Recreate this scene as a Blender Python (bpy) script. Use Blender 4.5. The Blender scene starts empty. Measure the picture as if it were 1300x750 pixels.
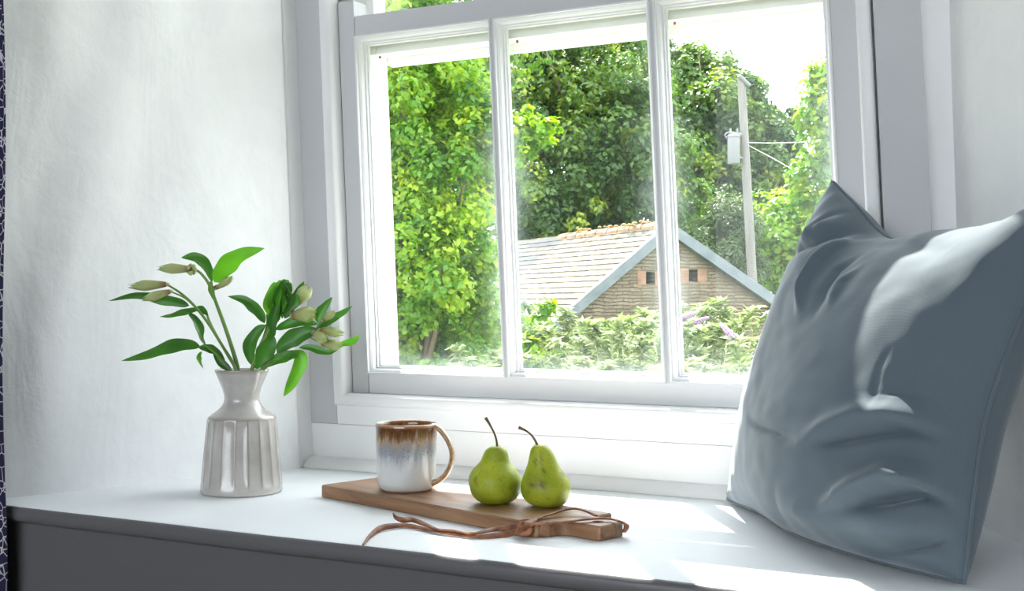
import bpy, bmesh, math, random
import numpy as np
from mathutils import Vector, Matrix

random.seed(7)
SC = bpy.context.scene
COL = SC.collection
PI = math.pi
# ------------------------------------------------------------------ camera model (1300x750)
FPX = 1510.0
YAW = math.radians(27.587)
EYE = Vector((0, 0, .26))
FW = Vector((-math.sin(YAW), math.cos(YAW), 0))
RT = Vector((math.cos(YAW), math.sin(YAW), 0))
HOR = 387.0
def at(x, y, D):
    return EYE + D * (FW + RT * ((x - 650) / FPX) + Vector((0, 0, (HOR - y) / FPX)))

# ------------------------------------------------------------------ helpers
def link(o, parent=None):
    COL.objects.link(o)
    if parent is not None:
        o.parent = parent
    return o
def tag(o, label=None, cat=None, group=None, kind=None):
    if label: o['label'] = label
    if cat: o['category'] = cat
    if group: o['group'] = group
    if kind: o['kind'] = kind
    return o
def empty(name, loc, rz=0.0):
    o = bpy.data.objects.new(name, None)
    o.empty_display_size = .05
    o.location = loc; o.rotation_euler = (0, 0, rz)
    return link(o)
def mesh_obj(name, verts, faces, mat, parent=None, smooth=True, autosm=None):
    me = bpy.data.meshes.new(name)
    me.from_pydata([tuple(v) for v in verts], [], faces)
    me.update()
    if smooth:
        me.polygons.foreach_set('use_smooth', [True] * len(me.polygons))
    if mat is not None:
        me.materials.append(mat)
    if autosm is not None:
        me.set_sharp_from_angle(angle=math.radians(autosm))
    return link(bpy.data.objects.new(name, me), parent)
def bm_obj(name, bm, mat, parent=None, smooth=False, autosm=None):
    me = bpy.data.meshes.new(name)
    bmesh.ops.recalc_face_normals(bm, faces=bm.faces[:])
    bm.to_mesh(me); bm.free()
    if smooth:
        me.polygons.foreach_set('use_smooth', [True] * len(me.polygons))
        if autosm: me.set_sharp_from_angle(angle=math.radians(autosm))
    if mat is not None: me.materials.append(mat)
    return link(bpy.data.objects.new(name, me), parent)
def local(o, root):
    """o built in world space, parent root: shift its vertices into the root's frame"""
    o.data.transform(Matrix.Translation(-Vector(root.location)))
    o.parent = root
    return o
def add_box(bm, x0, x1, y0, y1, z0, z1, bev=0.0, f=None):
    r = bmesh.ops.create_cube(bm, size=1)
    vs = r['verts']
    for v in vs:
        v.co = Vector(((x0 + x1) / 2 + v.co.x * (x1 - x0), (y0 + y1) / 2 + v.co.y * (y1 - y0), (z0 + z1) / 2 + v.co.z * (z1 - z0)))
    if bev > 0:
        es = list({e for v in vs for e in v.link_edges})
        rr = bmesh.ops.bevel(bm, geom=es, offset=bev, segments=2, affect='EDGES', profile=.6)
        vs = list({v for fc in rr['faces'] for v in fc.verts} | {v for v in vs if v.is_valid})
    if f:
        for v in vs: v.co = f(v.co)
def add_prism(bm, poly, z0, z1):
    a = [bm.verts.new((p[0], p[1], z0)) for p in poly]
    b = [bm.verts.new((p[0], p[1], z1)) for p in poly]
    n = len(poly)
    bm.faces.new(a[::-1]); bm.faces.new(b)
    for i in range(n):
        bm.faces.new((a[i], a[(i + 1) % n], b[(i + 1) % n], b[i]))
def catmull(pts, n):
    pts = [Vector(p) for p in pts]
    if len(pts) == 2:
        return [pts[0].lerp(pts[1], i / (n - 1)) for i in range(n)]
    P = [pts[0] * 2 - pts[1]] + pts + [pts[-1] * 2 - pts[-2]]
    out = []; m = len(pts) - 1
    for i in range(n):
        t = i / (n - 1) * m; k = min(int(t), m - 1); t -= k
        a, b, c, d = P[k:k + 4]
        out.append(.5 * ((2 * b) + (c - a) * t + (2 * a - 5 * b + 4 * c - d) * t * t + (3 * b - a - 3 * c + d) * t ** 3))
    return out
def tube_data(pts, rad, seg=8, flat=1.0, up=Vector((0, 0, 1))):
    """pts list of Vector, rad float or list -> verts, faces"""
    n = len(pts)
    if not hasattr(rad, '__len__'): rad = [rad] * n
    V = []; Fc = []
    prev = None
    for i, p in enumerate(pts):
        t = (pts[min(i + 1, n - 1)] - pts[max(i - 1, 0)]).normalized()
        if prev is None:
            a = up.cross(t)
            if a.length < .05: a = Vector((1, 0, 0)).cross(t)
            a.normalize()
        else:
            a = (prev - t * prev.dot(t)).normalized()
        prev = a
        b = t.cross(a)
        for k in range(seg):
            w = 2 * PI * k / seg
            V.append(p + a * math.cos(w) * rad[i] + b * math.sin(w) * rad[i] * flat)
    for i in range(n - 1):
        for k in range(seg):
            Fc.append((i * seg + k, i * seg + (k + 1) % seg, (i + 1) * seg + (k + 1) % seg, (i + 1) * seg + k))
    Fc.append(tuple(range(seg))[::-1]); Fc.append(tuple((n - 1) * seg + k for k in range(seg)))
    return V, Fc
def merge(parts):
    V = []; Fc = []
    for v, f in parts:
        o = len(V); V += list(v); Fc += [tuple(i + o for i in q) for q in f]
    return V, Fc
def tube(name, pts, rad, mat, parent=None, seg=8, n=None, flat=1.0):
    if n: 
        if hasattr(rad, '__len__'):
            m = len(rad); rad = [float(np.interp(i / (n - 1) * (m - 1), range(m), rad)) for i in range(n)]
        pts = catmull(pts, n)
    V, Fc = tube_data([Vector(p) for p in pts], rad, seg, flat)
    return mesh_obj(name, V, Fc, mat, parent, True, 60)
def attr(o, name, vals):
    a = o.data.attributes.new(name, 'FLOAT', 'POINT')
    a.data.foreach_set('value', [float(v) for v in vals])

# ------------------------------------------------------------------ materials
class NT:
    def __init__(s, name):
        s.m = bpy.data.materials.new(name); s.m.use_nodes = True
        s.t = s.m.node_tree; s.t.nodes.clear()
        s.out = s.n('ShaderNodeOutputMaterial')
    def n(s, typ, **kw):
        nd = s.t.nodes.new(typ)
        for k, v in kw.items():
            if k.startswith('i_'):
                nd.inputs[k[2:].replace('_', ' ')].default_value = v
            else: setattr(nd, k, v)
        return nd
    def l(s, a, b): s.t.links.new(a, b)
    def bsdf(s, col=(.8, .8, .8), rough=.5, **kw):
        b = s.n('ShaderNodeBsdfPrincipled')
        b.inputs['Base Color'].default_value = (*col, 1); b.inputs['Roughness'].default_value = rough
        for k, v in kw.items(): b.inputs[k].default_value = v
        s.l(b.outputs[0], s.out.inputs[0]); s.b = b
        return b
    def coord(s, kind='Object', scale=(1, 1, 1), loc=(0, 0, 0), rot=(0, 0, 0)):
        c = s.n('ShaderNodeTexCoord'); m = s.n('ShaderNodeMapping')
        m.inputs['Scale'].default_value = scale; m.inputs['Location'].default_value = loc; m.inputs['Rotation'].default_value = rot
        s.l(c.outputs[kind], m.inputs['Vector'])
        return m.outputs[0]
    def noise(s, vec, scale=5, detail=4, rough=.5, dist=0):
        nd = s.n('ShaderNodeTexNoise')
        nd.inputs['Scale'].default_value = scale; nd.inputs['Detail'].default_value = detail
        nd.inputs['Roughness'].default_value = rough; nd.inputs['Distortion'].default_value = dist
        if vec is not None: s.l(vec, nd.inputs['Vector'])
        return nd.outputs['Fac']
    def ramp(s, fac, stops, interp='LINEAR'):
        r = s.n('ShaderNodeValToRGB'); cr = r.color_ramp; cr.interpolation = interp
        while len(cr.elements) < len(stops): cr.elements.new(.5)
        for e, (p, c) in zip(cr.elements, stops):
            e.position = p; e.color = (*c, 1) if len(c) == 3 else c
        s.l(fac, r.inputs[0]); return r.outputs[0]
    def mix(s, fac, a, b, mode='MIX'):
        m = s.n('ShaderNodeMix', data_type='RGBA', blend_type=mode)
        for sock, v in ((m.inputs[0], fac), (m.inputs[6], a), (m.inputs[7], b)):
            if isinstance(v, (int, float)): sock.default_value = v
            elif isinstance(v, tuple): sock.default_value = (*v, 1)
            else: s.l(v, sock)
        return m.outputs[2]
    def math(s, op, a, b=0.0, clamp=False):
        m = s.n('ShaderNodeMath', operation=op, use_clamp=clamp)
        for sock, v in ((m.inputs[0], a), (m.inputs[1], b)):
            if isinstance(v, (int, float)): sock.default_value = v
            else: s.l(v, sock)
        return m.outputs[0]
    def bump(s, h, strength=.3, dist=.01, norm=None):
        b = s.n('ShaderNodeBump'); b.inputs['Strength'].default_value = strength; b.inputs['Distance'].default_value = dist
        s.l(h, b.inputs['Height'])
        if norm is not None: s.l(norm, b.inputs['Normal'])
        s.l(b.outputs[0], s.b.inputs['Normal']); return b.outputs[0]
    def at(s, name):
        a = s.n('ShaderNodeAttribute'); a.attribute_name = name; return a.outputs['Fac']

def m_paint(name, col, rough=.35, b=.12, sc=60, scratch=True):
    m = NT(name); m.bsdf(col, rough + .1); m.b.inputs['Specular IOR Level'].default_value = .3
    v = m.coord(); n1 = m.noise(v, sc, 5, .6); n2 = m.noise(v, 6, 2)
    c = m.mix(n2, tuple(x * .96 for x in col), tuple(min(1, x * 1.03) for x in col))
    m.l(c, m.b.inputs['Base Color'])
    m.bump(m.math('ADD', n1, m.math('MULTIPLY', n2, 2.0)), b, .004)
    return m.m
M = {}
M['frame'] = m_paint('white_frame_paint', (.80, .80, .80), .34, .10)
M['jamb'] = m_paint('shaded_jamb_paint', (.52, .525, .535), .4, .10)  # white joinery, with the shade on the casing put into its colour
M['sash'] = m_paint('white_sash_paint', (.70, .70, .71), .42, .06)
M['sash_shade'] = m_paint('shaded_sash_paint', (.56, .565, .575), .36, .08)  # darkened copy of the sash paint; room-side shade is in the colour
M['outer'] = m_paint('white_outdoor_paint', (.83, .82, .80), .45, .15)
def m_seat():
    m = NT('window_seat_gloss'); m.bsdf((.80, .81, .82), .5); m.b.inputs['Specular IOR Level'].default_value = .22
    v = m.coord(scale=(3, 30, 10)); n1 = m.noise(v, 4, 4); n2 = m.noise(m.coord(), 7, 3)
    m.l(m.ramp(n2, [(.3, (.81, .83, .85)), (.7, (.85, .87, .89))]), m.b.inputs['Base Color'])
    m.bump(m.math('ADD', n1, n2), .07, .006); return m.m
M['seat'] = m_seat()
M['front'] = m_paint('shaded_front_paint', (.125, .122, .127), .5, .25, 40)  # dark base colour stands in for the shade under the seat edge
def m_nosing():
    m = NT('shaded_nosing_paint'); m.bsdf((.135, .133, .14), .36)  # seat paint darkened here to paint in the shade on the front edge
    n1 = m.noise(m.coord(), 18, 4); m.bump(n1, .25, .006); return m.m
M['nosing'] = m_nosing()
def m_plaster(name, col, wood=False):
    m = NT(name); m.bsdf(col, .62)
    v = m.coord()
    n1 = m.noise(v, 3.2, 3, .5, .6); n2 = m.noise(v, 22, 4, .6, .3); n3 = m.noise(m.coord(scale=(1, 1, .12)), 160, 3)
    n4 = m.noise(m.coord(scale=(1, 1, .35)), 9, 3, .5, 1.2)
    c = m.mix(m.ramp(n2, [(.35, (0, 0, 0)), (.7, (1, 1, 1))]), tuple(x * .955 for x in col), col)
    m.l(c, m.b.inputs['Base Color'])
    h = m.math('ADD', m.math('MULTIPLY', n1, 3.0), m.math('MULTIPLY', n2, .55))
    h = m.math('ADD', h, m.math('MULTIPLY', n3, .05)); h = m.math('ADD', h, m.math('MULTIPLY', n4, 1.1))
    m.bump(h, .5, .006); return m.m
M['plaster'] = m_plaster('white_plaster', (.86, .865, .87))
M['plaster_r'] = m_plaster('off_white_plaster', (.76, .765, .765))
M['room'] = m_paint('room_paint', (.17, .175, .19), .7, .1)
def m_floor():
    m = NT('floor_boards'); m.bsdf((.16, .1, .06), .5)
    v = m.coord(scale=(1, 7, 1)); n = m.noise(v, 3, 4)
    m.l(m.ramp(n, [(.3, (.1, .06, .035)), (.7, (.2, .13, .08))]), m.b.inputs['Base Color']); return m.m
M['floor'] = m_floor()
def m_glass():
    m = NT('window_glass')
    tr = m.n('ShaderNodeBsdfTransparent'); tr.inputs[0].default_value = (.97, .985, .975, 1)
    gl = m.n('ShaderNodeBsdfGlossy'); gl.inputs['Roughness'].default_value = .02
    fr = m.n('ShaderNodeFresnel'); fr.inputs[0].default_value = 1.35
    a = m.n('ShaderNodeMixShader'); m.l(m.math('MULTIPLY', fr.outputs[0], .8), a.inputs[0]); m.l(tr.outputs[0], a.inputs[1]); m.l(gl.outputs[0], a.inputs[2])
    # grime near the edges of the pane
    df = m.n('ShaderNodeBsdfTranslucent'); df.inputs[0].default_value = (.75, .85, .88, 1)
    n = m.noise(m.coord(), 14, 5, .6)
    e = m.at('edge')
    f = m.math('MULTIPLY', m.math('MULTIPLY', m.ramp(n, [(.3, (0, 0, 0)), (.7, (1, 1, 1))]), e), .12)
    f = m.math('ADD', f, .006)
    b = m.n('ShaderNodeMixShader'); m.l(f, b.inputs[0]); m.l(a.outputs[0], b.inputs[1]); m.l(df.outputs[0], b.inputs[2])
    m.l(b.outputs[0], m.out.inputs[0]); return m.m
M['glass'] = m_glass()

# ------------------------------------------------------------------ SETTING: window, reveals, seat, room
LEAN = .048
def wp(c):
    return Vector((c.x - LEAN * (c.z - .15), c.y, c.z))
def wbox(bm, s0, s1, y0, y1, t0, t1, bev=.0012):
    add_box(bm, s0, s1, y0, y1, t0, t1, bev, wp)
def ring(profile, s0, s1, t0, t1):
    """mitred frame moulding: profile = [(inset, y)]"""
    V = []; Fc = []
    for d, y in profile:
        for (s, t) in ((s0 + d, t0 + d), (s1 - d, t0 + d), (s1 - d, t1 - d), (s0 + d, t1 - d)):
            V.append(wp(Vector((s, y, t))))
    for i in range(len(profile) - 1):
        for k in range(4):
            Fc.append((i * 4 + k, i * 4 + (k + 1) % 4, i * 4 + 4 + (k + 1) % 4, i * 4 + 4 + k))
    return V, Fc
HEAD = 1.92
win = empty('window_1', (0, 1.56, 0)); tag(win, kind='structure')
def wchild(o): 
    return local(o, win)
bm = bmesh.new()
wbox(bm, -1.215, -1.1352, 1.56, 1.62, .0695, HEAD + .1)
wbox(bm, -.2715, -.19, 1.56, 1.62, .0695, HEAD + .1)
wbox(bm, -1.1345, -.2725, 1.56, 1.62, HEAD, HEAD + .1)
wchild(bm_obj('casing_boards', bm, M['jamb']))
bm = bmesh.new()
wbox(bm, -1.1347, -.2720, 1.5603, 1.62, .0697, .0995, .0004)
wbox(bm, -1.215, -.19, 1.56, 1.62, .0, .0692, .0005)
wchild(bm_obj('apron_boards', bm, M['frame']))
# corner trims (rounded strip between casing and plaster)
def corner_trim(s0, s1, side):
    prof = []
    if side < 0:
        pts = [(s0 - .01, 1.56), (s0 - .008, 1.523), (s0 + .001, 1.521), (s0 + .006, 1.524), (s0 + .009, 1.532), (s0 + .010, 1.545), (s1, 1.56)]
    else:
        pts = [(s0, 1.56), (s0 + .003, 1.551), (s0 + .010, 1.546), (s0 + .017, 1.545), (s1 + .002, 1.5435), (s1 + .02, 1.543), (s1 + .02, 1.56)]
    V = []; Fc = []
    for t in (0.0, HEAD + .1):
        for s, y in pts: V.append(wp(Vector((s, y, t))))
    n = len(pts)
    for i in range(n - 1): Fc.append((i, i + 1, n + i + 1, n + i))
    return wchild(mesh_obj('corner_trim', V, Fc, M['frame'], None, True, 40))
corner_trim(-1.196, -1.186, -1); corner_trim(-.2137, -.185, 1)
pr = [(0, 1.5605), (0, 1.552), (.0012, 1.5500), (.0035, 1.5490), (.007, 1.5483), (.011, 1.5490), (.0145, 1.5510), (.0165, 1.5545), (.0185, 1.558), (.0190, 1.562), (.0190, 1.577)]
wchild(mesh_obj('staff_bead', *ring(pr, -1.1330, -.2745, .1003, HEAD), M['frame'], None, True, 50))
# lower sash: two stiles, two rails
PA = [(-1.082, -.8347), (-.829, -.5795), (-.5735, -.329)]
T0, T1 = .151, .691
bm = bmesh.new()
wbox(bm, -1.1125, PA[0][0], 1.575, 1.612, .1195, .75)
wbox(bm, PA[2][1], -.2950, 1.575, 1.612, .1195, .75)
wchild(bm_obj('sash_stiles', bm, M['sash_shade']))
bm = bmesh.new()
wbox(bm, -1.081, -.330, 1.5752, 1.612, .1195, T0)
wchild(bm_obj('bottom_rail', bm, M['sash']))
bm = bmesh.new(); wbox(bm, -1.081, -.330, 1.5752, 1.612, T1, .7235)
wchild(bm_obj('meeting_rail', bm, M['sash_shade']))
for a, b in ((PA[0][1], PA[1][0]), (PA[1][1], PA[2][0])):
    bm = bmesh.new(); wbox(bm, a, b, 1.5745, 1.600, T0, T1, .0008)
    wbox(bm, a - .002, b + .002, 1.600, 1.612, T0, T1, .001)
    wchild(bm_obj('glazing_bar', bm, M['sash_shade']))
mp = [(-.0006, 1.576), (-.0004, 1.5730), (.0020, 1.5728), (.0024, 1.5772), (.0040, 1.5776), (.0064, 1.5806), (.0074, 1.5846), (.0076, 1.5884), (.0100, 1.5886), (.0104, 1.5930), (.0124, 1.5934), (.0132, 1.5985)]
def pane(s0, s1, t0, t1, y, name='pane', n=24):
    V = []; Fc = []; E_ = []
    for j in range(n + 1):
        for i in range(n + 1):
            a, b = i / n, j / n
            V.append(wp(Vector((s0 + (s1 - s0) * a, y, t0 + (t1 - t0) * b))))
            dl = min(a, 1 - a) * (s1 - s0); db = min(b, 1 - b) * (t1 - t0)
            E_.append(min(1, max(math.exp(-dl / .014), math.exp(-db / .015))))
    for j in range(n):
        for i in range(n):
            k = j * (n + 1) + i; Fc.append((k, k + 1, k + n + 2, k + n + 1))
    o = mesh_obj(name, V, Fc, M['glass'], None, True)
    attr(o, 'edge', E_)
    return wchild(o)
for a, b in PA:
    wchild(mesh_obj('glazing_moulding', *ring(mp, a, b, T0, T1), M['sash'], None, True, 14))
    pane(a + .0125, b - .0125, T0 + .0125, T1 - .0125, 1.5975)
# upper sash behind: bottom rail, narrow light; unseen bars above added to shape sun patches
bm = bmesh.new()
UY0, UY1 = 1.616, 1.648
wbox(bm, -1.1125, -1.0705, UY0, UY1, .668, HEAD)
wbox(bm, -.335, -.2950, UY0, UY1, .668, HEAD)
wbox(bm, -1.069, -.336, UY0, UY1, .668, .699)
wbox(bm, -1.069, -.336, UY0, UY1, .7900, .905)
wbox(bm, -1.069, -.336, UY0, UY1, 1.40, 1.425)
wbox(bm, -1.069, -.336, UY0, UY1, 1.86, HEAD)
wbox(bm, -1.069, -.336, 1.648, 1.664, .655, .690)
for s in (-.965, -.775, -.545):  # unseen uprights, placed to cast the gaps between the front sun patches
    wbox(bm, s - .016, s + .016, UY0, UY1, .905, 1.86)
wchild(bm_obj('upper_sash', bm, M['outer']))
pane(-1.068, -.337, .6995, .7895, 1.632, 'upper_pane', 12)
pane(-1.068, -.337, .906, 1.399, 1.632, 'upper_pane', 12)
pane(-1.068, -.337, 1.426, 1.859, 1.632, 'upper_pane', 12)
# outer lining, outer sill
bm = bmesh.new()
wbox(bm, -1.14, -1.082, 1.6125, 1.668, .10, HEAD + .1, .003)
wbox(bm, -.33, -.26, 1.6125, 1.70, .10, HEAD + .1, .003)
wchild(bm_obj('outer_lining', bm, M['outer']))
bm = bmesh.new()
wbox(bm, -1.16, -.24, 1.612, 1.79, .085, .130, .004)
wchild(bm_obj('outer_sill', bm, M['outer']))
def m_rust():
    m = NT('rusty_nail'); m.bsdf((.25, .09, .03), .9)
    n = m.noise(m.coord(), 400, 3); m.l(m.ramp(n, [(.35, (.12, .05, .02)), (.7, (.45, .2, .09))]), m.b.inputs['Base Color']); return m.m
M['rust'] = m_rust()
for s in (-1.060, -.809, -.556):
    V, Fc = tube_data([wp(Vector((s, y, .662))) for y in (1.6105, 1.6125, 1.6132, 1.6160)], [.0014, .0026, .0016, .0014], 10)
    wchild(mesh_obj('nail', V, Fc, M['rust'], None, True, 60))

# base bead at the back of the seat
V = []; Fc = []
bp = [(1.5605, .0165), (1.555, .0162), (1.549, .0140), (1.541, .0085), (1.536, .0040), (1.5345, .0)]
for x in (-1.195, -.16):
    for y, z in bp: V.append((x, y, z))
n = len(bp)
for i in range(n - 1): Fc.append((i, i + 1, n + i + 1, n + i))
tag(mesh_obj('trim_1', V, Fc, M['frame'], None, True, 50), kind='structure')

# window seat: top board with rounded nosing, front panel
PL = [(-1.36, 1.0648), (-1.178, 1.523)]           # left reveal foot line
PR = [(.075, 1.06), (-.183, 1.546)]               # right reveal foot line
seat = empty('window_seat', (-.65, 1.06, -.45)); tag(seat, kind='structure')
def seat_board():
    prof = [(1.56, -.0005), (1.30, 0), (1.10, 0), (1.072, 0), (1.066, -.0006), (1.0625, -.0028), (1.0608, -.0065), (1.0604, -.0120), (1.0610, -.0165), (1.0635, -.0195), (1.068, -.0208), (1.075, -.0210), (1.56, -.021)]
    nx = 60; V = []; Fc = []
    rr = random.Random(3)
    wob = [.0007 * math.sin(i * .55) + .0006 * math.sin(i * .23 + 1) + rr.uniform(-.0002, .0002) for i in range(nx + 1)]
    for i in range(nx + 1):
        x = -1.42 + 1.60 * i / nx
        # the front edge wanders slightly like an old board
        for y, z in prof:
            dy = (wob[i] if y < 1.08 else 0)
            V.append((x, y + dy, z))
    n = len(prof)
    for i in range(nx):
        for k in range(n - 1):
            Fc.append((i * n + k, i * n + k + 1, (i + 1) * n + k + 1, (i + 1) * n + k))
    o = mesh_obj('seat_board', V, Fc, M['seat'], None, True, 45)
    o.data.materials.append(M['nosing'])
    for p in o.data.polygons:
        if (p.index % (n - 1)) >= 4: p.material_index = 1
    return o
local(seat_board(), seat)
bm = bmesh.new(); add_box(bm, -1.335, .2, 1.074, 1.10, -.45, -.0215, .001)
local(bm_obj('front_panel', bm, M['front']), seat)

# plaster reveals
def reveal(name, P, lean0, lean1, mat, flip, backing):
    nu, nv = 70, 90
    (x0, y0), (x1, y1) = P
    V = []; Fc = []
    rr = np.random.RandomState(5 if flip else 11)
    ks = [(rr.uniform(2, 9), rr.uniform(2, 9), rr.uniform(0, 6), rr.uniform(.0004, .0016)) for _ in range(9)]
    Z0, Z1 = -.03, 2.08
    nx_, ny_ = (y1 - y0), -(x1 - x0)
    ln = math.hypot(nx_, ny_); nx_ /= ln; ny_ /= ln
    if flip: nx_, ny_ = -nx_, -ny_
    for j in range(nv + 1):
        z = Z0 + (Z1 - Z0) * j / nv
        for i in range(nu + 1):
            u = i / nu
            d = sum(a * math.sin(kx * u * 3 + p) * math.sin(kz * z * 2 + p * 1.7) for kx, kz, p, a in ks)
            fade = min(1, (1 - u) * 12) * min(1, max(0, z) * 18 + .15)
            # rounded arris where the reveal turns into the room wall
            rnd = .012 * max(0, 1 - u / .05) ** 2
            d = d * fade - rnd
            lx = -(lean0 + (lean1 - lean0) * u) * z
            V.append((x0 + (x1 - x0) * u + nx_ * d + lx, y0 + (y1 - y0) * u + ny_ * d, z))
    for j in range(nv):
        for i in range(nu):
            k = j * (nu + 1) + i
            q = (k, k + 1, k + nu + 2, k + nu + 1)
            Fc.append(q if not flip else q[::-1])
    bm = bmesh.new(); add_prism(bm, backing, -.45, 2.5)
    vs = [v.co.copy() for v in bm.verts]; fs = [tuple(v.index for v in f.verts) for f in (bm.verts.index_update() or bm.faces)]
    bm.free()
    Va, Fa = merge([(V, Fc), (vs, fs)])
    o = mesh_obj(name, Va, Fa, mat, None, True, 35)
    return tag(o, kind='structure')
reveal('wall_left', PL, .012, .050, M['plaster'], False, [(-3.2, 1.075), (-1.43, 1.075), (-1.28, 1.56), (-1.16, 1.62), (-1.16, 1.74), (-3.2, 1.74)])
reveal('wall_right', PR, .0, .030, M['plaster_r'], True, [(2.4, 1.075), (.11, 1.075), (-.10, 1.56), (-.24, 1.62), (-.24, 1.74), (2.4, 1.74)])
bm = bmesh.new()
add_box(bm, -1.50, .15, 1.062, 1.745, 2.05, 2.5)
tag(bm_obj('trim_2', bm, M['plaster']), kind='structure')
bm = bmesh.new(); add_box(bm, -1.45, .15, 1.115, 1.745, -2.6, -.023)
tag(bm_obj('wall_under_window', bm, M['room']), kind='structure')
def wall_chip(px, py, w, h, seed):
    d = FW + RT * ((px - 650) / FPX) + Vector((0, 0, (HOR - py) / FPX))
    a = Vector((PR[0][0], PR[0][1], 0)); e = Vector((PR[1][0] - PR[0][0], PR[1][1] - PR[0][1], 0)).normalized(); nr = Vector((e.y, -e.x, 0))
    if nr.x > 0: nr = -nr
    t = (a - EYE).dot(nr) / d.dot(nr); c = EYE + d * t + nr * .0035
    rr = random.Random(seed); V = [c + nr * .0008]; n = 11
    for k in range(n):
        q = 2 * PI * k / n; r_ = rr.uniform(.65, 1.1)
        V.append(c + e * math.cos(q) * w * r_ + Vector((0, 0, math.sin(q) * h * r_)))
    o = mesh_obj('trim_3', V, [(0, 1 + k, 1 + (k + 1) % n) for k in range(n)], M['chip'], None, True)
    tag(o, kind='structure')
M['chip'] = m_paint('bare_plaster', (.16, .15, .14), .9, .3, 300)
wall_chip(1287, 128, .0022, .0045, 2); wall_chip(1269, 168, .0018, .0020, 3); wall_chip(1272, 174, .0016, .0024, 4)
# the room behind the camera
RX0, RX1, RY0, RZ0, RZ1 = -3.0, 2.2, -2.6, -.45, 2.45
for nm, b, mt in (('floor', (RX0 - .1, RX1 + .1, RY0 - .1, 1.12, RZ0 - .05, RZ0), 'floor'), ('ceiling', (RX0 - .1, RX1 + .1, RY0 - .1, 1.1, RZ1, RZ1 + .05), 'room'),
                  ('wall_west', (RX0 - .1, RX0, RY0, 1.1, RZ0, RZ1), 'room'), ('wall_east', (RX1, RX1 + .1, RY0, 1.1, RZ0, RZ1), 'room')):
    bm = bmesh.new(); add_box(bm, *b); tag(bm_obj(nm, bm, M[mt]), kind='structure')
bm = bmesh.new()
for b in ((RX0, -1.9, RZ0, RZ1), (1.0, RX1, RZ0, RZ1), (-1.9, 1.0, RZ0, .25), (-1.9, 1.0, 1.7, RZ1)):  # opening left in the unseen wall for the added fill lamp
    add_box(bm, b[0], b[1], RY0 - .1, RY0, b[2], b[3])
tag(bm_obj('wall_back', bm, M['room']), kind='structure')

# ------------------------------------------------------------------ curtain at the left edge
def m_curtain():
    m = NT('navy_patterned_cloth'); m.bsdf((.02, .02, .08), .85)
    v = m.coord('Generated', (1, 1, 1)); 
    a = m.n('ShaderNodeTexVoronoi', feature='DISTANCE_TO_EDGE'); a.inputs['Scale'].default_value = 70; m.l(m.coord(scale=(1, .6, 1)), a.inputs['Vector'])
    c = m.ramp(a.outputs['Distance'], [(.02, (.6, .58, .62)), (.05, (.012, .009, .05))], 'LINEAR')
    m.l(c, m.b.inputs['Base Color']); return m.m
def curtain():
    V = []; Fc = []; nu, nv = 60, 30
    for j in range(nv + 1):
        z = -.44 + 2.3 * j / nv
        for i in range(nu + 1):
            u = i / nu
            x = -1.75 + (.4745 - .004 * (z - .1)) * u
            y = 1.028 + .018 * math.sin(u * 46 + .6 * z) - .004 * math.sin(9 * z) * u
            V.append((x, y, z))
    for j in range(nv):
        for i in range(nu):
            k = j * (nu + 1) + i; Fc.append((k, k + 1, k + nu + 2, k + nu + 1))
    o = mesh_obj('curtain', V, Fc, m_curtain(), None, True)
    s = o.modifiers.new('thick', 'SOLIDIFY'); s.thickness = .002
    return tag(o, 'navy curtain with a white scalloped pattern hanging beside the white plaster wall', 'curtain')
curtain()

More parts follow.
